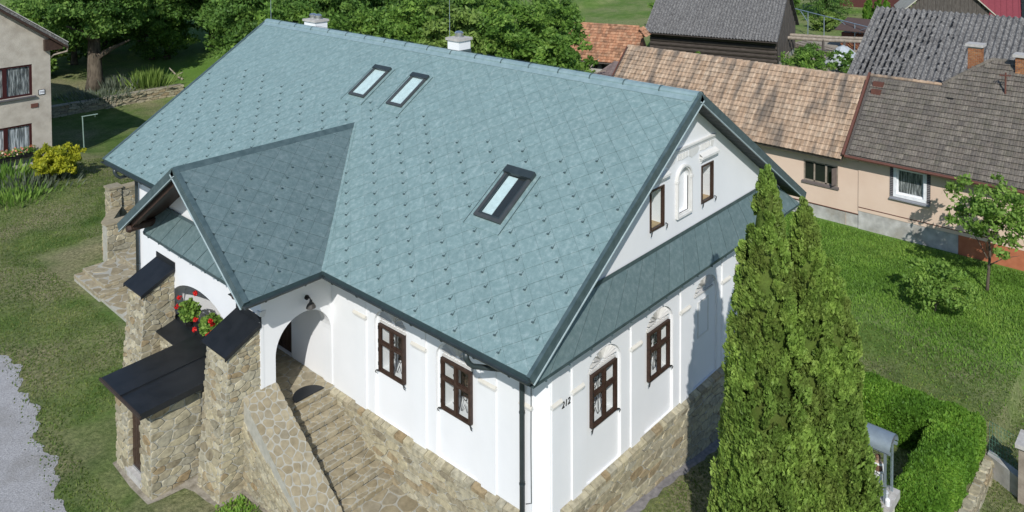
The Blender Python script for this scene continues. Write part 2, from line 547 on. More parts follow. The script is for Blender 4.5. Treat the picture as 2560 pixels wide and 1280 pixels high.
# cornice line, frieze and window hoods
mb = MB()
for z, h, d in ((8.13, 0.05, 0.07), (8.07, 0.05, 0.035)): mb.box(3.95, 7.2, -d, 0, z, z + h)
mb.obj('gable_moulding', MT['stucco'], house)
for cx_ in (4.42, 5.55, 6.68):
    mb = MB()
    for k in range(7):
        u = cx_ - 0.28 + k * 0.075
        mb.box(u, u + 0.035, -0.028, 0, 7.86 + abs(k - 3) * 0.008, 8.03)
    mb.prism([(cx_ + 0.27, -0.018, 7.88), (cx_ + 0.42, -0.018, 7.80), (cx_ + 0.70, -0.018, 7.86), (cx_ + 0.80, -0.018, 7.96), (cx_ + 0.72, -0.018, 8.04), (cx_ + 0.27, -0.018, 8.04)][:6] if cx_ < 6 else [(cx_ + 0.27, -0.018, 7.88), (cx_ + 0.40, -0.018, 7.84), (cx_ + 0.45, -0.018, 8.0), (cx_ + 0.27, -0.018, 8.04)], (0, 0.018, 0))
    mb.obj('frieze_panel', MT['stucco'], house)
for a, b in uwin:
    mb = MB(); mb.box(a - 0.10, b + 0.16, -0.12, 0, 7.66, 7.72); mb.box(a - 0.07, b + 0.13, -0.085, 0, 7.61, 7.66); mb.box(a - 0.04, b + 0.10, -0.04, 0, 7.55, 7.61)
    mb.prism([(a - 0.10, -0.12, 7.72), (b + 0.16, -0.12, 7.72), (b + 0.16, 0, 7.80), (a - 0.10, 0, 7.80)], (0, 0.001, -0.001))
    mb.obj('window_hood', MT['stucco'], house)
for a, b in uwin:
    w = MB(); fd = 0.045
    w.box(a, a + fd, -0.035, 0.05, UZ0, UZ1); w.box(b - fd, b, -0.035, 0.05, UZ0, UZ1)
    w.box(a + fd, b - fd, -0.033, 0.05, UZ1 - fd, UZ1); w.box(a + fd, b - fd, -0.033, 0.05, UZ0, UZ0 + fd)
    wo = w.obj('attic_window', MT['brown'], house)
    MB().box(a + fd, b - fd, 0.004, 0.010, UZ0 + fd, UZ1 - fd).obj('pane', MT['glass'], wo)
    MB().box(a + 0.021, b - 0.021, 0.052, 0.418, UZ0 + 0.021, UZ0 + 0.045).obj('sill', MT['sill'], wo)
    MB().box(a + 0.02, b - 0.02, 0.42, 0.45, UZ0, UZ1).obj('back_panel', MT['blind'], wo)
    for hx in (a - 0.03, b + 0.03):
        MB().tube([(hx, -0.04, UZ0 + 0.06), (hx + 0.02, -0.09, UZ0 + 0.03), (hx + 0.015, -0.07, UZ0 - 0.07)], 0.014, 6).obj('catch', MT['iron'], wo)

# ---- casement windows of the ground floor
def casement(mp, a, b, label):
    z0, z1 = WZ0, WZ1
    H = z1 - z0; zt = z0 + H * 0.615; um = (a + b) / 2
    def bx(mb, u0, u1, v0, v1, d0, d1):
        p = [mp(u0, v0, d0), mp(u1, v0, d0), mp(u1, v1, d0), mp(u0, v1, d0)]
        mb.prism(p, mp(u0, v0, d1) - mp(u0, v0, d0))
    fr = MB(); f = 0.055
    bx(fr, a, a + f, z0, z1, -0.03, 0.06); bx(fr, b - f, b, z0, z1, -0.03, 0.06)
    bx(fr, a + f, b - f, z1 - f, z1, -0.028, 0.06); bx(fr, a + f, b - f, z0, z0 + f, -0.028, 0.06)
    w = fr.obj('window', MT['brown'], house)
    if label: w['label'] = label
    m = MB(); bx(m, um - 0.035, um + 0.035, z0 + f, z1 - f, -0.036, 0.05); m.obj('mullion', MT['brown'], w)
    m = MB(); bx(m, a + f, um - 0.035, zt - 0.035, zt + 0.035, -0.034, 0.05); bx(m, um + 0.035, b - f, zt - 0.035, zt + 0.035, -0.034, 0.05); m.obj('transom', MT['brown'], w)
    for u0, u1 in ((a + f, um - 0.035), (um + 0.035, b - f)):
        for v0, v1 in ((z0 + f, zt - 0.035), (zt + 0.035, z1 - f)):
            s = MB(); g = 0.022
            bx(s, u0, u0 + g, v0, v1, -0.012, 0.03); bx(s, u1 - g, u1, v0, v1, -0.012, 0.03); bx(s, u0 + g, u1 - g, v1 - g, v1, -0.010, 0.03); bx(s, u0 + g, u1 - g, v0, v0 + g, -0.010, 0.03)
            s.obj('sash', MT['brown'], w)
            s = MB(); bx(s, u0 + g, u1 - g, v0 + g, v1 - g, 0.006, 0.011); s.obj('pane', MT['glass'], w)
    # iron grille behind the glass
    g = MB()
    for v in (z0 + 0.56, z0 + 1.06):
        g.tube([mp(a + 0.2, v, 0.16), mp(b - 0.2, v, 0.16)], 0.007, 5)
    g.tube([mp(um, z0 + 0.06, 0.16), mp(um, z1 - 0.06, 0.16)], 0.007, 5)
    for sg in (-1, 1):
        for v, w_ in ((z0 + 0.42, 1), (z0 + 0.80, -1)):
            g.tube([mp(um + sg * (.15 + 0.10 * math.cos(t) * (1 - t / 12)), v + w_ * 0.11 * math.sin(t) * (1 - t / 12), 0.155) for t in np.linspace(0, 6.5, 16)], 0.008, 5)
        g.tube([mp(um + sg * .04, z0 + 0.08, 0.15), mp(um + sg * .13, z0 + 0.26, 0.15), mp(um + sg * .2, z0 + 0.10, 0.15), mp(um + sg * .26, z0 + 0.16, 0.15)], 0.007, 5)
    g.obj('grille', MT['iron'], w)
    # inner window and room
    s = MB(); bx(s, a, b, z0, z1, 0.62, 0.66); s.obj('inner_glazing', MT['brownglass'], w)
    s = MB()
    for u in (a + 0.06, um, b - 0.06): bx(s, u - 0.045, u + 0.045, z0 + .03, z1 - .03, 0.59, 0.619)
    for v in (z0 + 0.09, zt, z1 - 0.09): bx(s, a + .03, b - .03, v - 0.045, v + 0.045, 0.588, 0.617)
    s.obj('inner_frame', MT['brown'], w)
    for u, sg in ((a - 0.04, -1), (b + 0.04, 1)):
        t = MB(); t.tube([mp(u - 0.05 * sg, z0 + 0.03, -0.03), mp(u - .01 * sg, z0 + 0.03, -0.06), mp(u + 0.02 * sg, z0 - 0.01, -0.07), mp(u + 0.02 * sg, z0 - 0.06, -0.05)], 0.012, 6)
        t.tube([mp(u - 0.05 * sg, z0 + 0.01, -0.04), mp(u + 0.03 * sg, z0, -0.05)], 0.011, 6)
        t.obj('stay_hook', MT['iron'], w)
    for k, v in enumerate((0.15, 0.5, 0.72, 1.05)):
        u = b - 0.012 if mp is FM else a + 0.012
        t = MB(); t.tube([mp(u, z0 + v, -0.035), mp(u, z0 + v + 0.09, -0.035)], 0.011, 6); t.obj('hinge', MT['iron'], w)
    return w

def fan(mp, a, b):
    c = (a + b) / 2; z = WZ1 + 0.01; r = (b - a) / 2 - 0.0
    mb = MB()
    def q(u, v, d): return mp(u, v, RD + d)
    n = 9
    for i in range(n):
        t0 = math.pi * (i + 0.02) / n; t1 = math.pi * (i + 0.90) / n; tm = (t0 + t1) / 2
        R0, R1 = 0.16, 1.0
        P = []
        for t, rr, d in ((t0, R0, -0.004), (t0, R1, -0.004), (t1, R1, -0.004), (t1, R0, -0.004), (tm, R0, -0.03), (tm, R1, -0.10)):
            P.append(q(c + math.cos(t) * rr * r, z + 0.11 + math.sin(t) * rr * 0.31, d))
        mb.add(P, [[0, 1, 5, 4], [4, 5, 2, 3], [1, 2, 5]])
    for i in range(17):
        u = a + 0.03 + (b - a - 0.06) * i / 16
        for zz, rr in ((z + 0.075, 0.026),):
            cpt = q(u, zz + (0.012 if i % 2 else 0), -0.012)
            vs = [cpt + Vector((dx, dy, dz)) * rr for dx, dy, dz in ((1, 0, 0), (-1, 0, 0), (0, 1, 0), (0, -1, 0), (0, 0, 1), (0, 0, -1))]
            mb.add(vs, [[0, 2, 4], [2, 1, 4], [1, 3, 4], [3, 0, 4], [2, 0, 5], [1, 2, 5], [3, 1, 5], [0, 3, 5]])
    p = [q(a - 0.01, z, -0.05), q(b + 0.01, z, -0.05), q(b + 0.01, z + 0.035, -0.05), q(a - 0.01, z + 0.035, -0.05)]
    mb.prism(p, q(a, z, -0.002) - q(a, z, -0.05))
    mb.obj('fan_ornament', MT['fan'], house)
for k, (a, b) in enumerate(fwin):
    casement(FM, a, b, None); fan(FM, a, b)
for a, b in gwin:
    casement(GM, a, b, None); fan(GM, a, b)
fan(GM, 6.27, 7.21)
mb = MB()
for d, (a, b) in ((0.014, (6.45, 7.03)),):
    for u0, u1, v0, v1 in ((a, b, 2.86, 2.90), (a, b, 3.78, 3.82), (a, a + .04, 2.9, 3.78), (b - .04, b, 2.9, 3.78)):
        mb.box(u0, u1, RD - d, RD + 0.001, v0, v1)
mb.obj('blind_panel', MT['stucco'], house)

# ---- pilasters and their capitals
def pilaster(mp, u0, u1, zt, cap=True):
    d = -0.04
    mb = MB()
    p = [mp(u0, ZP + .005, d), mp(u1, ZP + .005, d), mp(u1, zt, d), mp(u0, zt, d)]
    mb.prism(p, mp(u0, zt, 0.0) - mp(u0, zt, d))
    o = mb.obj('pilaster', MT['plaster'], house)
    if cap:
        mb = MB(); e = 0.05; z = 3.98
        for lo, hi, dd, ee in ((z - 0.07, z - 0.03, -0.06, 0.01), (z - 0.03, z + 0.012, -0.085, 0.03)):
            p = [mp(u0 - ee, lo, dd), mp(u1 + ee, lo, dd), mp(u1 + ee, hi, dd), mp(u0 - ee, hi, dd)]
            mb.prism(p, mp(u0, z, -0.001) - mp(u0, z, dd))
        mb.obj('capital', MT['stucco'], o)
        ledge = [mp(u0 - 0.04, z + 0.013, -0.095), mp(u1 + 0.04, z + 0.013, -0.095), mp(u1 + 0.04, z + 0.06, -0.042), mp(u0 - 0.04, z + 0.06, -0.042)]
        mb = MB(); mb.prism(ledge, (0, 0, -0.012)); mb.obj('ledge', MT['cornice'], o)
for a, b in ((5.72, 6.15), (3.5, 3.93), (1.28, 1.71), (0.27, 0.53)): pilaster(FM, a, b, 4.75)
for a, b in ((0.27, 0.52), (0.95, 1.28), (3.18, 3.55), (5.42, 5.80), (7.62, 7.99), (9.88, 10.21), (10.64, 10.9)): pilaster(GM, a, b, 4.80)

# ---- house number
def text_mesh(body, size, name, M4, m, parent, depth=0.006, shear=0.0):
    cu = bpy.data.curves.new(name, 'FONT'); cu.body = body; cu.size = size; cu.extrude = depth; cu.shear = shear
    cu.align_x = 'CENTER'; cu.align_y = 'CENTER'
    t = bpy.data.objects.new(name, cu); COL.objects.link(t)
    dg = bpy.context.evaluated_depsgraph_get()
    me = bpy.data.meshes.new_from_object(t.evaluated_get(dg))
    bpy.data.objects.remove(t); bpy.data.curves.remove(cu)
    me.transform(M4); me.materials.clear(); me.materials.append(m)
    o = bpy.data.objects.new(name, me)
    return put(o, parent)
text_mesh('212', 0.20, 'house_number', Matrix(((1, 0, 0, 0.76), (0, 0, -1, -0.012), (0, 1, 0, 3.83), (0, 0, 0, 1))), MT['iron'], house, 0.006, 0.12)

# ---- plinth
pl = MB()
pl.prism([(-0.13, 0.30, -0.6), (0.30, -0.13, -0.6), (W, -0.13, -0.6), (W, 0.3, -0.6), (0.3, 0.3, -0.6), (0.3, PY0 - 0.002, -0.6), (-0.13, PY0 - 0.002, -0.6)], (0, 0, 0.6 + ZP - 0.02))
plo = pl.obj('plinth', MT['mortar'], house)
rubble(plo, (-0.13, 7.1, 0.25), (-0.13, 0.30, 0.25), (-0.13, 0.30, ZP - .09), (-0.13, 7.1, ZP - .09), (-1, 0, 0), 3, rh=(.11, .2), rl=(.22, .6), cap=170)
rubble(plo, (0.30, -0.13, 0.2), (7.6, -0.13, -0.25), (7.6, -0.13, ZP - .09), (0.30, -0.13, ZP - .09), (0, -1, 0), 4, rh=(.12, .22), rl=(.26, .66), cap=299)
rubble(plo, (7.6, -0.13, -0.25), (W, -0.13, -0.35), (W, -0.13, ZP - .09), (7.6, -0.13, ZP - .09), (0, -1, 0), 6, rh=(.16, .3), rl=(.4, .9), cap=120)
rubble(plo, (-0.13, 0.30, 0.2), (0.30, -0.13, 0.2), (0.30, -0.13, ZP - .09), (-0.13, 0.30, ZP - .09), (-1, -1, 0), 5)
rng = random.Random(8)
def coping(p0, p1, inward, seed):
    rng = random.Random(seed); p0 = Vector(p0); p1 = Vector(p1); L = (p1 - p0).length; d = (p1 - p0) / L; inward = Vector(inward); t = 0
    while t < L:
        l = min(rng.uniform(0.18, 0.42), L - t)
        a = p0 + d * (t + 0.01); b = p0 + d * (t + l - 0.01); hh = rng.uniform(-0.008, 0.012)
        o1 = -inward * rng.uniform(0.015, 0.04); w = inward * 0.125
        m = MB(); m.prism([a + o1, b + o1, b + w + Vector((0, 0, 0.045)), a + w + Vector((0, 0, 0.045))], (0, 0, 0))
        m = MB()
        A = [a + o1, b + o1, b + w, a + w]
        top = [A[0] + Vector((0, 0, 0.0 + hh)), A[1] + Vector((0, 0, 0.0 + hh)), A[2] + Vector((0, 0, 0.055)), A[3] + Vector((0, 0, 0.055))]
        bot = [q + Vector((0, 0, -0.085)) for q in A]
        m.add(bot + top, [[3, 2, 1, 0], [4, 5, 6, 7], [0, 1, 5, 4], [1, 2, 6, 5], [2, 3, 7, 6], [3, 0, 4, 7]])
        m.obj('coping_stone', MT['stone'], plo)
        t += l
coping((-0.13, 7.1, ZP), (-0.13, 0.30, ZP), (1, 0, 0), 11)
coping((0.30, -0.13, ZP), (W, -0.13, ZP), (0, 1, 0), 12)

# ---- roof: deck, tiles, snow guards, ridge caps
deck = MB()
zc = lambda off: [(-EA, HE - off), (XR, HR - off * 1.1), (W + EA, HE - off)]
top = zc(0.012); bot = zc(0.15)
deck.prism([(x, -EB + 0.03, z) for x, z in top + bot[::-1]], (0, LR + EB - 0.03, 0))
roof = deck.obj('roof', MT['deck'], house)
MB().prism([(XR, -EB + .03, HR - 0.008), (W + EA, -EB + .03, HE - 0.008), (W + EA, LR, HE - .008), (XR, LR, HR - .008)], (0.006, 0, 0.012)).obj('rear_slope', MT['tile'], roof)
PS, PYY = 0.2755, 0.31
def diamonds(smax, ulo, uhi, u0):
    n = 0
    for r in range(-1, int(smax / PS) + 2):
        for c in range(int((ulo - u0) / (2 * PYY)) - 2, int((uhi - u0) / (2 * PYY)) + 3):
            yield r, c, r * PS, u0 + c * 2 * PYY + (PYY if r % 2 else 0)
def tile_poly(s0, u, g=0.003):
    a = PYY - g; b = PS - g
    return [(u, s0 + g), (u + a, s0 + PS), (u, s0 + 2 * PS - g), (u - a, s0 + PS)]
def in_dormer(x, y, m=0.0):
    if x > 2.58: return False
    return abs(y - DY) < (DY - DE) * (2.58 - x) / 3.54 - m
def tile_obj(poly, s0, pt, name, parent):
    n = len(poly)
    vs = []
    for lift in (0.0, 0.006):
        for u, s in poly:
            k = max(0, 1 - (s - s0) / (2 * PS))
            vs.append(pt(s, u, 0.002 + 0.008 * k + lift))
    fs = [list(range(n))[::-1], list(range(n, 2 * n))] + [[i, (i + 1) % n, n + (i + 1) % n, n + i] for i in range(n)]
    return vs, fs
def lay(parent, pt, region, smax, ulo, uhi, u0, skip, cap, guards_ok, tm):
    items = []
    for r, c, s0, u in diamonds(smax, ulo, uhi, u0):
        p = clip_convex(tile_poly(s0, u), region)
        if len(p) < 3 or abs(area(p)) < 0.006 or skip(p): continue
        q = pt(s0 + PS, u, 0)
        items.append(((q - CAM).length, p, s0, u, r, c))
    items.sort(key=lambda t: t[0])
    rest = MB(); tints = []
    rg = random.Random(5)
    for i, (d, p, s0, u, r, c) in enumerate(items):
        vs, fs = tile_obj(p, s0, pt, 'tile', parent)
        if i < cap: mk('tile', vs, fs, tm, parent)
        else:
            rest.add(vs, fs); tints += [rg.random()] * len(vs)
    if rest.v:
        o = rest.obj('tile_field', tm, parent); o['kind'] = 'stuff'
        at = o.data.attributes.new('tint', 'FLOAT', 'POINT'); at.data.foreach_set('value', tints)
    # snow guards under every other tile tip
    g = MB(); w = 0.022
    g.add([(-w, -0.02, 0.012), (w, -0.02, 0.012), (w, 0.02, 0.012), (-w, 0.02, 0.012), (-w * 1.1, -0.03, 0.052), (w * 1.1, -0.03, 0.052), (w * 0.6, 0.0, 0.058), (-w * 0.6, 0.0, 0.058)],
          [[3, 2, 1, 0], [4, 5, 6, 7], [0, 1, 5, 4], [1, 2, 6, 5], [2, 3, 7, 6], [3, 0, 4, 7]])
    g.box(-0.007, 0.007, 0.0, 0.09, 0.012, 0.015)
    gm = bpy.data.meshes.new('snow_guard'); gm.from_pydata([tuple(v) for v in g.v], [], g.f); gm.materials.append(MT['trim'])
    gl = []
    for d, p, s0, u, r, c in items:
        s = s0 - 0.14; j = (r - (2 * c + (1 if r % 2 else 0))) // 2
        if j % 2 or not guards_ok(s, u): continue
        gl.append((d, s, u))
    ex = (pt(0, 1, 0) - pt(0, 0, 0)).normalized(); ey = (pt(1, 0, 0) - pt(0, 0, 0)).normalized(); ez = ex.cross(ey)
    if ez.z < 0: ez = -ez; 
    gr = []
    for i, (d, s, u) in enumerate(gl):
        P = pt(s, u, 0.006)
        X = ex if ex.cross(ey).dot(ez) > 0 else -ex
        Mx = Matrix(((X.x, ey.x, ez.x, P.x), (X.y, ey.y, ez.y, P.y), (X.z, ey.z, ez.z, P.z), (0, 0, 0, 1)))
        if i < 280:
            o = bpy.data.objects.new('snow_guard', gm); put(o, parent); o.matrix_basis = Mx
        else: gr.append(Mx)
    if gr:
        m2 = MB()
        for Mx in gr: m2.add([Mx @ v for v in g.v], g.f)
        o = m2.obj('snow_guard_field', MT['trim'], parent); o['kind'] = 'stuff'
mainpt = lambda s, u, off: roofpt(s, u, off)
def skip_main(p):
    return all(in_dormer(-EA + s * CT, u, 0.05) for u, s in p)
SKY = [(2.71, 4.20, 2.36, 3.22), (5.20, 6.52, 10.17, 10.95), (5.20, 6.52, 8.35, 9.06)]
def sky_near(s, u, m):
    return any(a - m < s < b + m and c - m < u < d + m for a, b, c, d in SKY)
lay(roof, mainpt, [(-EB + .06, 0.0), (LR - .04, 0.0), (LR - .04, SL - 0.02), (-EB + .06, SL - 0.02)], SL, -EB, LR, 1.04 + PYY, skip_main, 290,
    lambda s, u: 0.05 < s < (5.05 + 0.25 * math.sin(u * 2)) and -EB + .1 < u < LR - .1 and not in_dormer(-EA + s * CT, u, -0.12) and not sky_near(s, u, 0.10), MT['tile'])
for k in range(18):
    y0 = -EB + k * (LR + EB) / 18; y1 = -EB + (k + 1) * (LR + EB) / 18
    m = MB(); n = 8
    ring = [(XR + 0.125 * math.cos(t) * 1.15, HR - 0.045 + 0.115 * math.sin(t)) for t in np.linspace(math.pi * 1.08, -math.pi * 0.08, n)]
    m.add([(x, y0 + 0.006, z) for x, z in ring] + [(x, y1 - 0.006, z - 0.004) for x, z in ring], [[i, i + 1, n + i + 1, n + i] for i in range(n - 1)] + [list(range(n))[::-1], list(range(n, 2 * n))])
    o = m.obj('ridge_cap', MT['flash'], roof)
    m = MB()
    ring2 = [(XR + 0.135 * math.cos(t) * 1.15, HR - 0.045 + 0.125 * math.sin(t)) for t in np.linspace(math.pi * 1.1, -math.pi * 0.1, n)]
    m.add([(x, y0 - 0.015, z) for x, z in ring2] + [(x, y0 + 0.02, z) for x, z in ring2], [[i, i + 1, n + i + 1, n + i] for i in range(n - 1)])
    m.obj('ridge_clip', MT['trim'], roof)
MB().prism([roofpt(SL - 0.30, -EB + .1, 0.02), roofpt(SL - 0.30, LR - .04, 0.02), roofpt(SL - 0.10, LR - .04, 0.035), roofpt(SL - 0.10, -EB + .1, 0.035)], roofpt(0, 0, .004) - roofpt(0, 0, 0)).obj('ridge_flashing', MT['flash'], roof)
# verges
def verge(y0, y1, name='verge_trim'):
    for sgn in (1, -1):
        def P(s, y, off):
            p = roofpt(s, y, off)
            return p if sgn == 1 else Vector((W - p.x, p.y, p.z))
        m = MB()
        sec = [(y0, -0.17), (y1, -0.17), (y1, 0.045), (y0, 0.045)]
        m.add([P(-0.03, y, o) for y, o in sec] + [P(SL, y, o) for y, o in sec], [[0, 1, 2, 3], [7, 6, 5, 4]] + [[i, (i + 1) % 4, 4 + (i + 1) % 4, 4 + i] for i in range(4)])
        o = m.obj(name, MT['trim'], roof)
        if y0 < 5:
            m = MB(); sec = [(y0 - 0.022, -0.195), (y0 + 0.02, -0.195), (y0 + 0.02, -0.172), (y0 - 0.022, -0.172)]
            m.add([P(-0.03, y, o2) for y, o2 in sec] + [P(SL - 0.02, y, o2) for y, o2 in sec], [[0, 1, 2, 3], [7, 6, 5, 4]] + [[i, (i + 1) % 4, 4 + (i + 1) % 4, 4 + i] for i in range(4)])
            m.obj('verge_drip', MT['trim_light'], roof)
            m = MB(); nn = 26
            for k in range(nn):
                s0 = SL * k / nn + 0.01; s1 = SL * (k + 1) / nn - 0.01
                m.add([P(s0, y0 + 0.07, -0.165), P(s1, y0 + 0.07, -0.165), P(s1, -0.008, -0.165), P(s0, -0.008, -0.165), P(s0, y0 + .07, -0.15), P(s1, y0 + .07, -.15), P(s1, -.008, -.15), P(s0, -.008, -.15)],
                      [[0, 1, 2, 3], [7, 6, 5, 4], [0, 1, 5, 4], [1, 2, 6, 5], [2, 3, 7, 6], [3, 0, 4, 7]])
            m.obj('soffit', MT['soffit_grey'], roof)
verge(-EB - 0.05, -EB + 0.035)
verge(LR - 0.05, LR + 0.05)

# skylights
def skylight(a, b, c, d, kind):
    B = lambda s, u, o: roofpt(s, u, o)
    def bx(mb, s0, s1, u0, u1, o0, o1):
        mb.prism([B(s0, u0, o0), B(s1, u0, o0), B(s1, u1, o0), B(s0, u1, o0)], B(0, 0, o1) - B(0, 0, o0))
    m = MB(); f = 0.085; h = 0.085
    bx(m, a, a + f, c, d, 0.0, h); bx(m, b - f, b, c, d, 0.0, h); bx(m, a + f, b - f, c, c + f, 0.0, h - .002); bx(m, a + f, b - f, d - f, d, 0.0, h - .002)
    w = m.obj('skylight', MT['skyframe'], house)
    m = MB(); bx(m, b - 0.16 if kind else b - 0.11, b + 0.05, c - 0.025, d + 0.025, 0.045, 0.15 if kind else 0.115); m.obj('hood', MT['gutter'], w)
    m = MB(); bx(m, a + f, b - f, c + f, d - f, 0.050, 0.056); m.obj('pane', MT['skyglass'], w)
    if kind:
        m = MB(); g = 0.05
        bx(m, a + f, a + f + g, c + f, d - f, 0.02, 0.072); bx(m, b - f - g, b - f, c + f, d - f, 0.02, 0.072); bx(m, a + f + g, b - f - g, c + f, c + f + g, 0.02, 0.07); bx(m, a + f + g, b - f - g, d - f - g, d - f, 0.02, 0.07)
        m.obj('sash', MT['gutter'], w)
        m = MB(); bx(m, a + f, b - f, c + f, d - f, 0.016, 0.022); m.obj('room_board', MT['darkroom'], w)
        m = MB(); bx(m, a + f + .03, b - f - .10, d - f - 0.37, d - f - 0.06, 0.024, 0.030); m.obj('reveal_board', MT['blind'], w)
    else:
        m = MB(); bx(m, a + f, b - f, c + f, d - f, 0.02, 0.03); m.obj('blind', MT['blind'], w)
    m = MB(); e = 0.14
    bx(m, a - 0.26, a - 0.004, c - e, d + e, 0.012, 0.024); bx(m, a, b, c - e, c - .004, 0.012, 0.024); bx(m, a, b, d + .004, d + e, 0.012, 0.024); bx(m, b + .004, b + 0.2, c - e, d + e, 0.012, 0.022)
    m.obj('flashing', MT['tile'], w)
    for u in (c - e, d + e):
        m = MB(); bx(m, a - 0.26, b + 0.06, u - 0.008, u + 0.008, 0.024, 0.034); m.obj('flashing_rib', MT['trim'], w)
skylight(*SKY[0], 1); skylight(*SKY[1], 0); skylight(*SKY[2], 0)

# chimneys
def chimney(x, y, sx, sy, z0, z1, flues):
    m = MB(); m.box(x - sx / 2, x + sx / 2, y - sy / 2, y + sy / 2, z0, z1)
    c = m.obj('chimney', MT['plaster'], house)
    MB().box(x - sx / 2 - .05, x + sx / 2 + .05, y - sy / 2 - .05, y + sy / 2 + .05, z1, z1 + 0.085).obj('chimney_cap', MT['concrete'], c)
    for fx, fy in flues:
        MB().lathe((x + fx, y + fy, z1 + 0.085), [(0.12, 0), (0.12, 0.09), (0.145, 0.10), (0.145, 0.15), (0.10, 0.19), (0.02, 0.21)], 14).obj('flue', MT['steel'], c)
    return c
ch = chimney(5.82, 8.33, 0.52, 0.52, 9.1, 9.93, [(0, 0)])
MB().prism([(5.82 - .275, 8.33 - .275, 9.2), (5.82 + .275, 8.33 - .275, 9.2), (5.82 + .275, 8.33 + .275, 9.2), (5.82 - .275, 8.33 + .275, 9.2)], (0, 0, 0.44)).obj('chimney_apron', MT['trim'], ch)
chimney(5.95, 16.48, 0.56, 0.74, 9.0, 9.76, [(0, -0.16), (0, 0.18)])
for (x, y, z0, z1) in ((5.72, 8.66, 9.5, 12.4), (5.58, 19.1, 9.55, 12.0)):
    MB().tube([(x, y, z0), (x, y, z1)], [0.011, 0.006], 6).obj('lightning_rod', MT['galv'], house)
m = MB()
for k in range(40):
    y0 = -EB + 0.2 + k * (LR + EB - 0.4) / 40; y1 = y0 + (LR + EB - 0.4) / 40
    m.tube([(XR + 0.13, y0, HR + 0.07), (XR + 0.13, (y0 + y1) / 2, HR + 0.062), (XR + 0.13, y1, HR + 0.07)], 0.006, 4)
m.obj('lightning_wire', MT['gutter'], house)

# ---- porch
mb = MB()
PFM = lambda u, v, d: Vector((PX + d, u, v))
PSM = lambda u, v, d: Vector((u, PY0 + d, v))
aw = [(8.58, 2.62), (12.02, 2.62)] + [(10.3 + 1.72 * math.cos(t), 3.02 + 0.9 * math.sin(t)) for t in np.linspace(0, math.pi, 22)]
gab = [(PY0, 0.0), (PY1, 0.0), (PY1, 5.2), (PY1 - .05, DEZ + KD * (12.98 - PY1) - .04), (DY, DZ - 0.08), (PY0 + .05, DEZ + KD * (PY0 - DE) - .04), (PY0, 5.2)]
panel(mb, PFM, gab, [aw], 0); reveal(mb, PFM, aw, 0, 0.42); panel(mb, PFM, [(PY0 + .3, 1.0), (PY1 - .3, 1.0), (PY1 - .3, 5.0), (PY0 + .3, 5.0)], [aw], 0.42)
ad = arch_loop(-1.68, -0.03, ZL - .06, 3.12, 0.83, 20)
panel(mb, PSM, [(PX, 0.0), (-.001, 0.0), (-.001, 5.3), (PX, 5.3)], [ad], 0); reveal(mb, PSM, ad, 0, 0.38); panel(mb, PSM, [(PX + .42, ZL - .1), (-.001, ZL - .1), (-.001, 5.0), (PX + .42, 5.0)], [ad], 0.38)
mb.add([(PX, PY1, 0), (0, PY1, 0), (0, PY1, 5.3), (PX, PY1, 5.3), (PX + .4, PY1 - .3, ZL), (0, PY1 - .3, ZL), (0, PY1 - .3, 5), (PX + .4, PY1 - .3, 5)], [[0, 1, 2, 3], [4, 5, 6, 7]])
mb.add([(PX, PY0, 4.98), (0.1, PY0, 4.98), (0.1, PY1, 4.98), (PX, PY1, 4.98)], [[0, 1, 2, 3]])
porch = mb.obj('porch_wall', MT['plaster'], house)
# small moulded corner of the porch
m = MB(); m.box(PX - 0.05, PX + 0.11, PY0 - 0.03, PY0 + 0.12, 4.33, 4.42); m.box(PX - 0.03, PX + 0.09, PY0 - 0.02, PY0 + 0.10, 4.27, 4.33); m.obj('capital', MT['stucco'], porch)
m = MB(); m.box(PX - 0.025, PX + 0.06, PY0 - 0.012, PY0 + 0.06, 1.4, 4.27); m.obj('pilaster', MT['plaster'], porch)
m = MB(); m.box(0.1, 0.16, 9.1, 10.35, ZL, 3.75); dr = m.obj('door', MT['brown'], house)
for k in range(6):
    y0 = 9.14 + k * 0.2
    MB().box(0.07, 0.0995, y0, y0 + 0.185, ZL + 0.05, 3.7).obj('plank', MT['brown'], dr)
MB().tube([(0.06, 9.2, 2.75), (0.0, 9.2, 2.75), (0.0, 9.32, 2.74)], 0.012, 6).obj('handle', MT['iron'], dr)
# porch roof
dk = MB()
dk.prism([(DV + .03, DE, DEZ - .012), (DV + .03, DY, DZ - .012), (DV + .03, 2 * DY - DE, DEZ - .012), (DV + .03, 2 * DY - DE, DEZ - .13), (DV + .03, DY, DZ - .15), (DV + .03, DE, DEZ - .13)], (2.2, 0, 0))
dk.prism([(-0.82, DE + .05, DEZ - .012), (2.5, DY, DZ - 0.012), (-0.82, 2 * DY - DE - .05, DEZ - .012), (-0.82, DY, DZ - .012)], (0, 0, -0.001))
pr = dk.obj('porch_roof', MT['deck'], house)
dpt = lambda s, u, off: dormpt(u, s, off)
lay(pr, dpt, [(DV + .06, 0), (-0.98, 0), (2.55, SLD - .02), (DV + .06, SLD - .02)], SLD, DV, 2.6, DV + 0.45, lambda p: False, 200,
    lambda s, u: 0.1 < s < 3.35 and DV + .3 < u < (-1.15 + 3.54 * s / SLD), MT['tile_darker'])
def dormpt2(x, s, off=0.0):
    p = dormpt(x, s, off); return Vector((p.x, 2 * DY - p.y, p.z))
MB().prism([dormpt2(DV + .05, 0, .004), dormpt2(-.95, 0, .004), dormpt2(2.58, SLD, .004), dormpt2(DV + .05, SLD, .004)], (0, 0.004, 0.008)).obj('far_slope', MT['tile_darker'], pr)
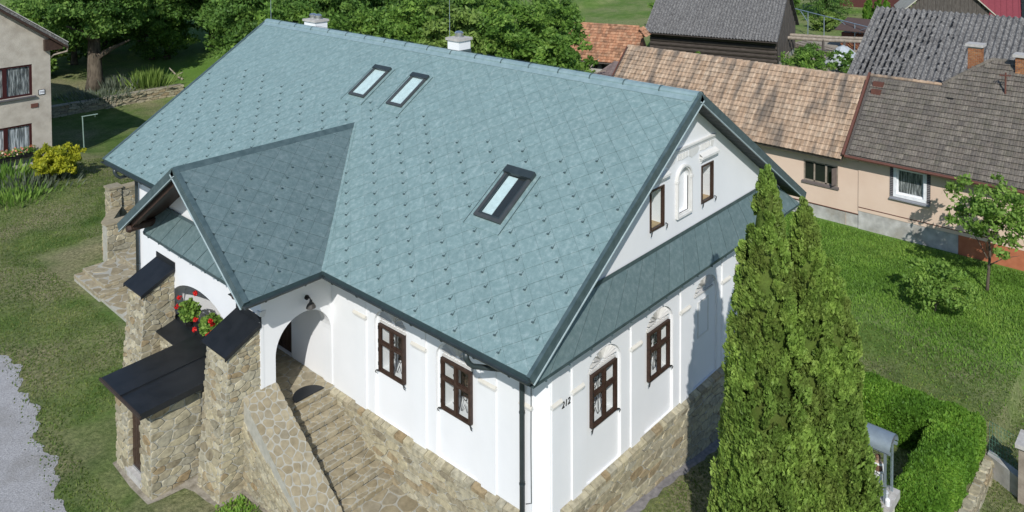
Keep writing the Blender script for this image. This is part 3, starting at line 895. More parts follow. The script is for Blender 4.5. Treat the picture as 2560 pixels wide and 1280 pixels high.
for P in (dormpt, dormpt2):
    m = MB(); sec = [(DV - 0.06, -0.17), (DV + 0.07, -0.17), (DV + 0.07, 0.04), (DV - 0.06, 0.04)]
    m.add([P(x, -0.03, o) for x, o in sec] + [P(x, SLD, o) for x, o in sec], [[0, 1, 2, 3], [7, 6, 5, 4]] + [[i, (i + 1) % 4, 4 + (i + 1) % 4, 4 + i] for i in range(4)])
    m.obj('verge_trim', MT['trim'], pr)
    m = MB(); sec = [(DV - 0.08, -0.195), (DV - 0.03, -0.195), (DV - 0.03, -0.172), (DV - 0.08, -0.172)]
    m.add([P(x, -0.03, o) for x, o in sec] + [P(x, SLD, o) for x, o in sec], [[0, 1, 2, 3], [7, 6, 5, 4]] + [[i, (i + 1) % 4, 4 + (i + 1) % 4, 4 + i] for i in range(4)])
    m.obj('verge_drip', MT['trim_light'], pr)
    m = MB(); sec = [(DV + 0.08, -0.30), (DV + 0.25, -0.30), (DV + 0.25, -0.155), (DV + 0.08, -0.155)]
    m.add([P(x, 0.45, o) for x, o in sec] + [P(x, SLD - .1, o) for x, o in sec], [[0, 1, 2, 3], [7, 6, 5, 4]] + [[i, (i + 1) % 4, 4 + (i + 1) % 4, 4 + i] for i in range(4)])
    m.obj('rafter', MT['brown'], pr)
    m = MB(); sec = [(DV + 0.26, -0.175), (PX - .01, -0.175), (PX - .01, -0.156), (DV + 0.26, -0.156)]
    m.add([P(x, 0.02, o) for x, o in sec] + [P(x, SLD - .05, o) for x, o in sec], [[0, 1, 2, 3], [7, 6, 5, 4]] + [[i, (i + 1) % 4, 4 + (i + 1) % 4, 4 + i] for i in range(4)])
    m.obj('soffit', MT['brown'], pr)
    y = P(0, 0.62, 0).y
    MB().lathe((0, 0, 0), [(0.085, 0), (0.11, 0.03), (0.115, 0.4), (0.1, 0.9)], 10)
    m = MB(); m.tube([(DV - 0.02, y, DEZ + KD * 0.52 - 0.36), (DV + .06, y, DEZ + KD * 0.52 - 0.36), (DV + .10, y, DEZ + KD * 0.52 - 0.36), (PX + .1, y, DEZ + KD * 0.52 - 0.36)], [0.085, 0.12, 0.105, 0.105], 10)
    m.obj('purlin_end', MT['brown'], pr)
m = MB(); m.prism([(DV - 0.03, DY - 0.13, DZ - 0.07), (DV - 0.03, DY, DZ + 0.055), (DV - 0.03, DY + 0.13, DZ - 0.07)], (2.63 - DV, 0, 0)); m.obj('ridge_flashing', MT['trim'], pr)
# valley flashing
m = MB(); m.prism([Vector((-0.98, DE - 0.02, DEZ + 0.035)), Vector((2.58, DY - .02, DZ + 0.035)), Vector((2.60, DY - 0.09, DZ + 0.042)), Vector((-0.95, DE - 0.11, DEZ + 0.042))], (0, 0, -0.012)); m.obj('valley_flashing', MT['tile'], pr)

# skirt roofs
def skirt(name, A0, A1, B1, B0, parent, n, inner):
    """A = top edge, B = outer edge; panels with standing laps"""
    A0, A1, B1, B0 = map(Vector, (A0, A1, B1, B0))
    nrm = (A1 - A0).cross(B0 - A0).normalized()
    if nrm.z < 0: nrm = -nrm
    base = MB(); base.prism([A0, A1, B1, B0], -nrm * 0.03)
    o = base.obj(name, MT['deck'], parent)
    sh = 0.35
    for k in range(-1, n + 1):
        t0, t1 = k / n, (k + 1) / n
        q = [(t0 + sh / n + .0012, 0), (t1 + sh / n - .0012, 0), (t1 - sh / n - .0012, 1), (t0 - sh / n + .0012, 1)]
        q = clip_convex(q[::1] if area(q) > 0 else q[::-1], [(0, 0), (1, 0), (1, 1), (0, 1)])
        if len(q) < 3: continue
        f = lambda t, v: (A0 * (1 - t) + A1 * t) * (1 - v) + (B0 * (1 - t) + B1 * t) * v
        m = MB(); m.prism([f(t, v) + nrm * (0.002 + 0.006 * (t * n - k)) for t, v in q], nrm * 0.007)
        m.obj('panel', MT['tile_darker'], o)
    m = MB(); e = (B1 - B0).normalized()
    m.prism([B0 + nrm * 0.02, B1 + nrm * 0.02, B1 + Vector((0, 0, -0.065)), B0 + Vector((0, 0, -0.065))], Vector(inner) * 0.02); m.obj('drip_edge', MT['trim'], o)
    m = MB(); m.prism([A0 + nrm * 0.02, A1 + nrm * 0.02, A1 + nrm * .03 + Vector((0, 0, 0.10)), A0 + nrm * .03 + Vector((0, 0, 0.10))], nrm * 0.012); m.obj('head_flashing', MT['trim'], o)
    m = MB()
    for k in range(n):
        p = B0 + (B1 - B0) * ((k + .5) / n); m.beam(p + Vector((0, 0, -0.06)), p + Vector((0, 0, -0.09)), 0.05, 0.03)
    m.obj('drip_tab', MT['trim'], o)
    m = MB(); C0 = Vector((B0.x, B0.y, B0.z - .062)); C1 = Vector((B1.x, B1.y, B1.z - .062)); inn = Vector(inner).normalized()
    m.prism([C0, C1, C1 + inn * 0.39, C0 + inn * 0.39], (0, 0, -0.012)); m.obj('underside', MT['trim'], o)
    return o
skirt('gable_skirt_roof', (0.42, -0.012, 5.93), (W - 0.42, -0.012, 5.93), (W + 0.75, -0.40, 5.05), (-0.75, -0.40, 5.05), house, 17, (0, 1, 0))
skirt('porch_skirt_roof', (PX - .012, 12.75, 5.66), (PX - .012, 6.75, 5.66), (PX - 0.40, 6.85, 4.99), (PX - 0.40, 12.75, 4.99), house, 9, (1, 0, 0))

# ---- gutters and downpipes
def gutter(p0, p1, r, name='gutter'):
    p0 = Vector(p0); p1 = Vector(p1); d = (p1 - p0).normalized(); s = d.cross(Vector((0, 0, 1))).normalized()
    m = MB(); n = 9; vs = []
    for p in (p0, p1):
        for rr in (r, r - 0.012):
            for t in np.linspace(math.pi, 2 * math.pi, n):
                vs.append(p + s * math.cos(t) * rr + Vector((0, 0, math.sin(t) * rr)))
    fs = []
    for i in range(n - 1):
        fs.append([i, i + 1, 2 * n + i + 1, 2 * n + i]); fs.append([n + i, n + i + 1, 3 * n + i + 1, 3 * n + i])
    for i, j in ((0, n), (n - 1, 2 * n - 1)): fs.append([i, j, 2 * n + j, 2 * n + i])
    fs.append(list(range(n))); fs.append(list(range(2 * n, 3 * n)))
    m.add(vs, fs); o = m.obj(name, MT['gutter'], house)
    L = (p1 - p0).length; k = int(L / 0.9)
    for i in range(k):
        q = p0 + d * (L * (i + 0.5) / k)
        t = MB(); t.tube([q + s * math.cos(a) * (r + .008) + Vector((0, 0, math.sin(a) * (r + .008))) for a in np.linspace(math.pi, 2 * math.pi, 7)], 0.012, 5); t.obj('bracket', MT['gutter'], o)
    return o
gx = -EA - 0.045; gz = HE - 0.07
gutter((gx, -EB - 0.04, gz), (gx, DE - 0.06, gz), 0.07)
gutter((gx, 12.95, gz), (gx, LR + 0.03, gz), 0.07)
gutter((DV - 0.05, DE - 0.05, DEZ - .07), (gx + .05, DE - 0.05, DEZ - .07), 0.07)
MB().prism([(-EA + .01, -EB + .05, HE - .02), (-EA + .01, DE, HE - .02), (-EA + .01, DE, HE - .18), (-EA + .01, -EB + .05, HE - .18)], (0.02, 0, 0)).obj('fascia', MT['gutter'], house)
MB().prism([(-EA + .03, 0.05, HE - .155), (-EA + .03, DE, HE - .155), (0.0, DE, HE - .155), (0.0, 0.05, HE - .155)], (0, 0, -0.015)).obj('eave_soffit', MT['soffit_grey'], house)
MB().prism([(DV + .1, DE + .02, DEZ - .15), (-.9, DE + .02, DEZ - .15), (-.9, PY0 - .001, DEZ - .15), (DV + .1, PY0 - .001, DEZ - .15)], (0, 0, -0.015)).obj('eave_soffit', MT['soffit_grey'], house)
def downpipe(top, wallx, wally, z1, z0):
    tx, ty, tz = top
    m = MB(); m.tube([(tx, ty, tz - .05), (tx, ty, tz - 0.18), (tx + 0.04, ty - 0.04, tz - 0.28), (tx + 0.12, ty - 0.08, tz - 0.36), (wallx - 0.06, wally + 0.03, z1 + .12), (wallx, wally, z1), (wallx, wally, z1 - .2), (wallx, wally, z0)], [0.075, .062, .055, .055, .055, .055, .055, .055], 10)
    o = m.obj('downpipe', MT['gutter'], house, smooth=True)
    z = z0 + 0.5
    while z < z1:
        t = MB(); t.tube([(wallx, wally, z), (wallx, wally, z + 0.035)], 0.064, 10); t.tube([(wallx, wally, z + .015), (0.0, wally, z + .015)], 0.01, 5); t.obj('pipe_clip', MT['gutter'], o); z += 1.5
downpipe((gx, 1.18, gz), -0.13, 0.44, 4.62, 0.35)
downpipe((gx, 18.35, gz), -0.11, 18.75, 4.6, 0.95)
MB().tube([(-0.9, -0.2, 5.2), (-0.35, 0.12, 4.75), (-0.06, 0.25, 4.55), (-0.05, 0.27, 3.2), (-0.05, 0.26, 2.0), (-0.04, 0.42, 1.9)], 0.010, 5).obj('lightning_wire', MT['gutter'], house)

# ---- buttresses
def buttress(y0, y1, seed):
    zb, zt0, zt1 = 0.1, 3.70, 4.10
    xb, xt = -3.22, -2.90
    m = MB()
    A = [(PX, y0, zb), (xb, y0, zb), (xt, y0, zt0), (PX - .002, y0, zt1)]
    m.prism(A, (0, y1 - y0, 0))
    o = m.obj('buttress', MT['mortar'], house)
    rubble(o, (xb, y1, zb), (xb, y0, zb), (xt, y0, zt0), (xt, y1, zt0), (-1, 0, 0.09), seed, rl=(.16, .4), cap=140)
    rubble(o, (xb, y0, zb), (PX, y0, zb), (PX, y0, zt0 - .04), (xt, y0, zt0 - .04), (0, -1, 0), seed + 1, rl=(.16, .42), cap=140)
    rubble(o, (xt, y0, zt0 - .04), (PX - .002, y0, zt0 - .04), (PX - .002, y0, zt1 - .03), (PX - 0.3, y0, zt1 - .16), (0, -1, 0), seed + 2)
    e = 0.08
    c = MB(); k = (zt1 - zt0) / (PX - xt)
    c.prism([(PX - .01, y0 - e, zt1 + .05), (xt - 0.13, y0 - e, zt0 - k * 0.13 + .05), (xt - 0.13, y1 + e, zt0 - k * 0.13 + .05), (PX - .01, y1 + e, zt1 + .05)], (0, 0, -0.035))
    cap = c.obj('cap', MT['blacksheet'], o)
    c = MB()
    for yy in (y0 - e, y1 + e - .018):
        c.prism([(PX - .01, yy - .001, zt1 + .055), (xt - 0.135, yy - .001, zt0 - k * 0.135 + .055), (xt - 0.135, yy - .001, zt0 - k * .135 - .05), (PX - .01, yy - .001, zt1 - .05)], (0, 0.02, 0))
    c.prism([(PX - .03, y0 - e, zt1 + .05), (PX - .012, y0 - e, zt1 + .05), (PX - .012, y0 - e, zt1 + .20), (PX - .03, y0 - e, zt1 + .20)], (0, y1 - y0 + 2 * e, 0))
    c.obj('cap_fold', MT['blacksheet'], cap)
buttress(7.21, 8.22, 21)
buttress(11.72, 12.70, 31)
# ================================================================== stairs, cellar entrance, terrace
XI, XO = -1.68, -2.55
stair = thing('stone_staircase', (-0.9, 5.8, 0.3), 'sandstone flagstone steps climbing along the white house wall to the arched porch', 'stairs')
Y0S, TR, RS = 7.10, 0.314, 0.1485
for j in range(9):
    y1 = Y0S - TR * j if j else PY1 - 0.32
    y0 = Y0S - TR * j if j == 0 else Y0S - TR * j
    ztop = ZL - RS * j
    ya, yb = (Y0S - TR * j, Y0S - TR * (j - 1)) if j else (Y0S, PY1 - 0.35)
    m = MB(); m.box(XI + 0.001 if j else PX + .43, -0.131 if j else -0.002, ya, yb - (.0005 if j else 0), ztop - RS - (0.0 if j < 8 else 0.1), ztop - 0.014)
    st = m.obj('step' if j else 'landing', MT['mortar'], stair)
    lo = (XI + .01, ya + 0.005); hi = (-0.135 if j else -0.01, yb - 0.006)
    reg = [lo, (hi[0], lo[1]), hi, (lo[0], hi[1])]
    flags(st, reg, lambda u, v, h, z=ztop: Vector((u, v, z - 0.012 + h)), 0.27 if j else 0.36, 100 + j, gap=0.018)
    rg = random.Random(40 + j); x = XI + .01                      # riser stones
    while x < -0.15:
        l = min(rg.uniform(0.16, 0.42), -0.135 - x)
        q = [(x + .006, ztop - RS + .012), (x + l - .006, ztop - RS + .012 + rg.uniform(-.004, .01)), (x + l - .006, ztop - .02), (x + .006, ztop - .02 + rg.uniform(-.006, 0))]
        stone_mesh(q, lambda u, v, h, y=ya: Vector((u, y - h, v)), rg.uniform(.012, .03), .008, 'riser_stone', MT['flag'], st, rg)
        x += l
zb = ZL - RS * 9
m = MB(); m.box(-3.0, -0.131, -1.2, Y0S - TR * 8 - .001, zb - 0.3, zb - 0.014); pv = m.obj('lower_landing', MT['mortar'], stair)
flags(pv, [(-1.9, 0.5), (-0.135, 0.5), (-0.135, Y0S - TR * 8 - .01), (-1.67, Y0S - TR * 8 - .01)], lambda u, v, h: Vector((u, v, zb - 0.012 + h)), 0.46, 140)
# parapet with flagged sloping top
yp1 = 4.02
ptop = lambda y: 2.50 - 0.705 * (PY0 - y)
m = MB()
m.prism([(XO, PY0 + .02, -.3), (XO, PY0 + .02, ptop(PY0 + .02)), (XO, yp1, ptop(yp1)), (XO, yp1, -.3)], (XI - XO - .001, 0, 0))
m.prism([(XO, PY0 + .02, -.3), (PX - .001, PY0 + .02, -.3), (PX - .001, PY0 + .14, -.3), (XO + .1, PY0 + .14, -.3)], (0, 0, ptop(PY0) + .22))
pa = m.obj('parapet', MT['mortar'], stair)
flags(pa, [(XO - .02, yp1), (XI + .02, yp1), (XI + .02, PY0), (XO - .02, PY0)], lambda u, v, h: Vector((u, v - h * .5, ptop(v) + h * 0.82)), 0.20, 150, gap=0.016, h=(0.006, 0.016))
rubble(pa, (XO, PY0 + .02, 0.15), (XO, yp1, 0.15), (XO, yp1, ptop(yp1) - .05), (XO, PY0 + .02, ptop(PY0) - .04), (-1, 0, 0), 151, rh=(.08, .15), rl=(.16, .45), cap=200)
rubble(pa, (XI - .001, yp1, .3), (XI - .001, PY0, ZL - .1), (XI - .001, PY0, ptop(PY0) - .04), (XI - .001, yp1, ptop(yp1) - .03), (1, 0, 0), 152, rh=(.09, .15), cap=80)

# cellar entrance
cel = thing('cellar_entrance', (-3.6, 9.4, 0.25), 'low stone cellar entrance with a flat black sheet roof and dark door', 'entrance')
cx0, cx1, cy0, cy1, cz = -4.2, -2.1, 8.52, 10.44, 2.50
dy0, dy1 = 9.05, 9.80
m = MB(); m.box(cx0, -2.9, cy0, cy0 + .32, -.2, cz); m.box(cx0, -2.1, cy1 - .3, cy1, -.2, cz); m.box(cx0, cx0 + .35, cy0 + .32, dy0, -.2, cz); m.box(cx0, cx0 + .35, dy1, cy1 - .3, -.2, cz); m.box(cx0, cx0 + .35, dy0, dy1, 2.3, cz)
cw = m.obj('wall', MT['mortar'], cel); cw['kind'] = 'part'; del cw['kind']
rubble(cw, (cx0, cy0, .2), (-2.95, cy0, .2), (-2.95, cy0, cz), (cx0, cy0, cz), (0, -1, 0), 61, rh=(.09, .22), rl=(.15, .5), cap=200)
rubble(cw, (cx0, dy0, .2), (cx0, cy0, .2), (cx0, cy0, cz), (cx0, dy0, cz), (-1, 0, 0), 62, rh=(.12, .24), rl=(.2, .5))
rubble(cw, (cx0, cy1, .2), (cx0, dy1, .2), (cx0, dy1, cz), (cx0, cy1, cz), (-1, 0, 0), 63, rh=(.12, .26), rl=(.25, .6))
rubble(cw, (cx0, dy1, .2), (cx0 + .35, dy1, .2), (cx0 + .35, dy1, 2.3), (cx0, dy1, 2.3), (0, -1, 0), 64, rh=(.14, .26), rl=(.2, .4))
m = MB(); m.box(cx0 + .14, cx0 + .18, dy0 - .01, dy1 + .01, .45, 2.32); dd = m.obj('door', MT['brown'], cel)
for k in range(5):
    y = dy0 + .02 + k * .146; MB().box(cx0 + .115, cx0 + .139, y, y + .135, .47, 2.28).obj('plank', MT['brown'], dd)
MB().box(cx0 + .09, cx0 + .114, dy0 + .02, dy1 - .02, .45, .5).obj('threshold', MT['steel'], dd)
m = MB(); m.box(cx0 - .03, cx0 + .4, dy0 - .08, dy1 + .08, .0, .44); m.obj('door_step', MT['concrete'], cel)
m = MB(); m.prism([(-4.55, 8.22, 2.57), (-2.08, 8.22, 2.66), (-2.08, cy1 + .04, 2.66), (-4.55, cy1 + .04, 2.57)], (0, 0, -.03)); ro = m.obj('roof', MT['blacksheet'], cel)
m = MB(); m.beam((-4.55, 9.33, 2.585), (-2.1, 9.33, 2.67), .02, .03); m.obj('standing_seam', MT['blacksheet'], ro)
m = MB(); m.beam((-4.56, 8.215, 2.545), (-2.95, 8.215, 2.60), .022, .15); m.obj('roof_fold', MT['blacksheet'], ro)
m = MB(); m.beam((-4.56, 8.2, 2.545), (-4.56, cy1 + .05, 2.545), .05, .06); m.obj('eave_fold', MT['soffit'], ro)
m = MB(); m.prism([(-4.45, 8.3, 2.54), (-2.95, 8.3, 2.6), (-2.95, cy0, 2.6), (-4.45, cy0, 2.54)], (0, 0, -.06)); m.obj('eave_board', MT['brown'], ro)
for y in (8.36, 10.33):
    MB().tube([(-4.5, y, 2.47), (-4.15, y, 2.47)], .055, 8).obj('rafter_end', MT['iron'], ro)
# annex between entrance and the far buttress
m = MB(); m.box(-2.5, -2.08, cy1 + .002, 11.71, -.2, 2.50); an = m.obj('annex', MT['mortar'], cel)
rubble(an, (-2.5, 11.7, 1.4), (-2.5, cy1 + .02, 1.4), (-2.5, cy1 + .02, 2.5), (-2.5, 11.7, 2.5), (-1, 0, 0), 66)
m = MB(); m.prism([(-2.62, cy1 + .045, 2.54), (-2.075, cy1 + .045, 2.68), (-2.075, 11.7, 2.68), (-2.62, 11.7, 2.54)], (0, 0, -.03)); m.obj('annex_roof', MT['blacksheet'], cel)
MB().box(PX - .03, PX + .41, 8.6, 12.0, 2.6, 2.626).obj('window_ledge', MT['blacksheet'], house)

# doormat
pts = [(-0.30 - 0.78 * t, Y0S + 0.06 + .02, ZL + .006) for t in (0, 1)] 
mat_pts = [(-0.70 + 0.43 * math.cos(t), Y0S + 0.07 + 0.44 * math.sin(t), ZL + .012) for t in np.linspace(0, math.pi, 22)]
m = MB(); m.prism(mat_pts, (0, 0, 0.014)); dm = m.obj('doormat', MT['blacksheet']); tag(dm, 'black half-round doormat on the porch landing at the top of the steps', 'doormat')

# wall lamp
lamp = thing('wall_lamp', (-0.78, PY0, 4.28), 'black bell-shaped lamp on a bracket above the porch arch', 'lamp')
MB().tube([(-0.78, PY0, 4.30), (-0.78, PY0 - .045, 4.30)], .06, 14).obj('wall_plate', MT['iron'], lamp)
MB().tube([(-0.78, PY0 - .04, 4.30), (-0.78, PY0 - .14, 4.33), (-0.78, PY0 - .20, 4.28)], .016, 7).obj('arm', MT['iron'], lamp)
MB().lathe((-0.78, PY0 - .2, 4.10), [(.125, 0), (.12, .02), (.085, .09), (.045, .13), (.03, .19)], 16).obj('shade', plain('dark_grey_shade', (.06, .055, .05), .5), lamp)

# terrace steps at the far corner of the house
ter = thing('terrace_steps', (-0.3, 19.5, 0.2), 'low sandstone terrace of three broad slabs beside a downpipe', 'steps')
for nm, reg, z, sd in (('pad', [(-1.2, 14.0), (0.0, 14.0), (0.0, 19.7), (-1.1, 19.7)], .35, 71), ('slab', [(-1.18, 19.45), (1.2, 19.45), (1.2, 21.85), (-1.15, 21.85)], .50, 72), ('slab', [(-0.88, 19.8), (1.2, 19.8), (1.2, 21.8), (-0.86, 21.8)], .65, 73), ('slab', [(0.40, 20.3), (1.4, 20.3), (1.4, 21.9), (0.4, 21.9)], .80, 74)):
    m = MB(); m.prism([(x, y, -.1) for x, y in reg], (0, 0, z + .1 - .012)); o = m.obj(nm, MT['mortar'], ter)
    flags(o, reg, lambda u, v, h, z=z: Vector((u, v, z - .012 + h)), .5, sd, gap=.016, h=(.004, .008))
    if sd > 71:
        for (a, b) in ((reg[0], reg[1]), (reg[3], reg[0])):
            rg = random.Random(sd); L = math.hypot(b[0] - a[0], b[1] - a[1]); t = 0
            ox, oy = (b[1] - a[1]) / L, -(b[0] - a[0]) / L
            while t < L - .02:
                l = min(rg.uniform(.2, .5), L - t)
                stone_mesh([(t + .006, z - .135), (t + l - .006, z - .135), (t + l - .006, z - .016), (t + .006, z - .016)],
                           lambda u, v, h, a=a, b=b, L=L, ox=ox, oy=oy: Vector((a[0] + (b[0] - a[0]) * u / L + ox * h, a[1] + (b[1] - a[1]) * u / L + oy * h, v)), .02, .006, 'riser_stone', MT['flag'], o, rg)
                t += l
gwal = thing('garden_wall', (1.0, 23, 0.2), 'stepped sandstone garden wall and pier at the far end of the white house', 'wall')
m = MB(); m.box(0.22, 1.9, 22.3, 22.7, 0, 1.78); m.prism([(.22, 22.701, 0), (.62, 22.701, 0), (1.4, 23.95, 0), (1.0, 23.95, 0)], (0, 0, 1.78)); m.box(1.0, 1.45, 23.9, 24.4, 0, 2.62); m.box(1.45, 3.2, 24.0, 24.35, 0, 2.5); o = m.obj('wall', MT['mortar'], gwal)
rubble(o, (.22, 22.3, .3), (1.9, 22.3, .3), (1.9, 22.3, 1.78), (.22, 22.3, 1.78), (0, -1, 0), 81, rh=(.14, .24), rl=(.25, .5))
rubble(o, (.98, 23.95, .3), (.22, 22.7, .3), (.22, 22.7, 1.78), (.98, 23.95, 1.78), (-1, .6, 0), 85, rh=(.14, .24), rl=(.25, .5))
rubble(o, (1.0, 23.9, 1.2), (1.45, 23.9, 1.2), (1.45, 23.9, 2.6), (1.0, 23.9, 2.6), (0, -1, 0), 82, rh=(.14, .24), rl=(.2, .4))
rubble(o, (1.0, 24.4, 1.2), (1.0, 23.9, 1.2), (1.0, 23.9, 2.6), (1.0, 24.4, 2.6), (-1, 0, 0), 83, rh=(.14, .24), rl=(.2, .4))
rubble(o, (1.45, 24.0, 1.2), (3.2, 24.0, 1.2), (3.2, 24.0, 2.5), (1.45, 24.0, 2.5), (0, -1, 0), 84, rh=(.14, .24), rl=(.25, .5))
for q in ([(.18, 22.26), (1.9, 22.26), (1.9, 22.74), (.18, 22.74)], [(.18, 22.745), (.66, 22.745), (1.42, 23.84), (.94, 23.84)]):
    MB().prism([(x, y, 1.785) for x, y in q], (0, 0, .06)).obj('coping', MT['flag'], gwal)
MB().box(.95, 1.5, 23.85, 24.45, 2.625, 2.70).obj('coping', MT['flag'], gwal); MB().box(1.502, 3.2, 23.95, 24.4, 2.505, 2.58).obj('coping', MT['flag'], gwal)
# ================================================================== ground
def ground_np(x, y):
    z = np.interp(x, [-300, -8, -1, 1, 2.7, 4.25, 5.4, 7.3, 11, 24, 40, 60, 130, 400], [1, .25, .25, .34, .42, .30, .12, -.08, -.1, 0, .35, 1.0, 6.0, 30])
    z = z + np.interp(y, [-300, 22, 36, 49.4, 50.1, 60, 120, 420], [0, 0, -.25, -.15, .55, 1.1, 6.5, 40])
    z = z - 0.45 * np.clip((-5.62 - y) / 0.12, 0, 1) * np.clip((x - 5.5) / 1.0, 0, 1)
    return z
def gz_(x, y): return float(ground_np(np.array(x), np.array(y)))

def grassmat():
    m, nt, b = _new('mown_grass')
    big = nz(nt, 0.16, 4, 0.6)
    mid = nz(nt, 0.9, 5, 0.6)
    fine = nz(nt, 9.0, 6, 0.7)
    base = ramp(nt, mid, [(0.28, (0.058, 0.108, 0.024)), (0.5, (0.100, 0.155, 0.040)), (0.72, (0.175, 0.210, 0.075))])
    dry = ramp(nt, fine, [(0.3, (0.15, 0.145, 0.075)), (0.7, (0.29, 0.265, 0.155))])
    fsel = ramp(nt, big, [(0.40, (0, 0, 0)), (0.58, (0.9, 0.9, 0.9))])
    col = mixc(nt, fsel, base, dry)
    col = mixc(nt, 1.0, col, ramp(nt, fine, [(0.25, (0.55, 0.58, 0.5)), (0.5, (1, 1, 1)), (0.75, (1.45, 1.4, 1.3))]), 'MULTIPLY')
    # the unmown garden beyond the hedge is lusher than the mown lawns
    sx_ = nt.nodes.new('ShaderNodeSeparateXYZ'); nt.links.new(nt.nodes.new('ShaderNodeNewGeometry').outputs['Position'], sx_.inputs[0])
    wob = mth(nt, 'MULTIPLY', mth(nt, 'SUBTRACT', mid, 0.5), 7.0)
    gx_ = ramp(nt, mth(nt, 'DIVIDE', mth(nt, 'SUBTRACT', mth(nt, 'ADD', sx_.outputs[0], wob), 12.0), 8.0), [(0.15, (0, 0, 0)), (0.75, (.8, .8, .8))])
    far_ = ramp(nt, mth(nt, 'DIVIDE', sx_.outputs[0], 60.0), [(0.42, (1, 1, 1)), (0.5, (.35, .35, .35))])
    lush = ramp(nt, fine, [(0.3, (0.075, 0.165, 0.022)), (0.7, (0.16, 0.29, 0.05))])
    col = mixc(nt, mixc(nt, 1.0, gx_, far_, 'MULTIPLY'), col, lush)
    nt.links.new(col, b.inputs['Base Color'])
    b.inputs['Roughness'].default_value = 0.95
    b.inputs['Specular IOR Level'].default_value = 0.1
    bump(nt, b, nz(nt, 14, 6, 0.7), 0.9, 0.06)
    return m
MT['grass'] = grassmat()
MT['gravel'] = mat('grey_gravel', [(0.25, (0.22, 0.215, 0.215)), (0.5, (0.37, 0.365, 0.365)), (0.75, (0.54, 0.53, 0.53))], 26, 0.95, 6, bmp=0.9, bscale=40, bdist=0.03, mottle=(1.2, (0.24, 0.23, 0.21), 0.5))
MT['soil'] = mat('bare_soil', [(0.3, (0.20, 0.175, 0.13)), (0.7, (0.40, 0.36, 0.29))], 6, 0.95, bmp=0.6, bscale=20, bdist=0.03)

xs = np.unique(np.concatenate([np.arange(-12, 32, 0.5), np.arange(32, 130, 2.5), np.arange(-60, -12, 4), [-300, -150, 180, 260, 400]]))
ys = np.unique(np.concatenate([np.arange(-12, 30, 0.5), [-5.62, -5.74], np.arange(30, 62, 0.7), np.arange(62, 150, 3), np.arange(-60, -12, 4), [-300, -150, 200, 300, 420]]))
XX, YY = np.meshgrid(xs, ys)
ZZ = ground_np(XX, YY)
nx_, ny_ = len(xs), len(ys)
idx = np.arange(nx_ * ny_).reshape(ny_, nx_)
fc = np.stack([idx[:-1, :-1], idx[:-1, 1:], idx[1:, 1:], idx[1:, :-1]], -1).reshape(-1, 4)
g = mk('ground', np.stack([XX, YY, ZZ], -1).reshape(-1, 3).tolist(), fc.tolist(), MT['grass'], smooth=True)
tag(g, 'rolling mown grass around the houses', None, kind='structure')
# gravel drive
rg = random.Random(3)
edge = [(-5.9, 2.0), (-5.75, 6.0), (-5.63, 9.66), (-5.21, 12.5), (-4.60, 16.05), (-4.42, 18.9), (-4.5, 24.0), (-5.2, 30.0), (-6.5, 36)]
ee = []
for a, b in zip(edge[:-1], edge[1:]):
    n = int(math.hypot(b[0] - a[0], b[1] - a[1]) / .12)
    for k in range(n):
        t = k / n; ee.append((a[0] + (b[0] - a[0]) * t + rg.uniform(-.04, .04) + .12 * math.sin((a[1] + (b[1] - a[1]) * t) * 2.3) + .07 * math.sin((a[1] + (b[1] - a[1]) * t) * 7.1), a[1] + (b[1] - a[1]) * t))
vs = []; fs = []
for i, (x, y) in enumerate(ee):
    for j, xx in enumerate((x, -9.0, -14.0)): vs.append((xx, y, gz_(xx, y) + .012))
    if i:
        k = 3 * i; fs += [[k - 3, k, k + 1, k - 2], [k - 2, k + 1, k + 2, k - 1]]
gr = mk('gravel_drive', vs, fs, MT['gravel']); tag(gr, 'pale grey gravel drive beside the lawn', None, kind='structure')
# bare strip along the gable plinth and at the cellar door
vs = []; fs = []
n = 60
for i in range(n + 1):
    x = 0.2 + i * 11.2 / n
    y = -0.34 - 0.03 * math.sin(i * 1.7) - rg.uniform(0, .05)
    vs += [(x, -0.10, gz_(x, -0.1) + .014), (x, y, gz_(x, y) + .010)]
    if i: k = 2 * i; fs.append([k - 2, k - 1, k + 1, k])
o = mk('gable_strip', vs, fs, mat('grey_paving_strip', [(0.3, (0.16, 0.15, 0.15)), (0.7, (0.30, 0.28, 0.27))], 9, 0.9, bmp=.4)); tag(o, 'grey concrete strip along the foot of the gable plinth', None, kind='structure')
cpts = [(-4.33, 8.42), (-4.1, 8.36), (-3.5, 8.3), (-3.4, 8.0), (-3.36, 7.5), (-3.28, 7.1), (-2.66, 6.98), (-2.64, 5.0), (-2.66, 4.4), (-2.5, 4.0), (-2.0, 4.2), (-2.0, 10.5), (-3.9, 10.56), (-4.3, 10.5), (-4.36, 9.3)]
o = mk('rubble_footing', [(x, y, gz_(x, y) + .016) for x, y in cpts], [list(range(len(cpts)))], MT['soil']); tag(o, 'bare stony soil at the foot of the cellar walls', None, kind='structure')

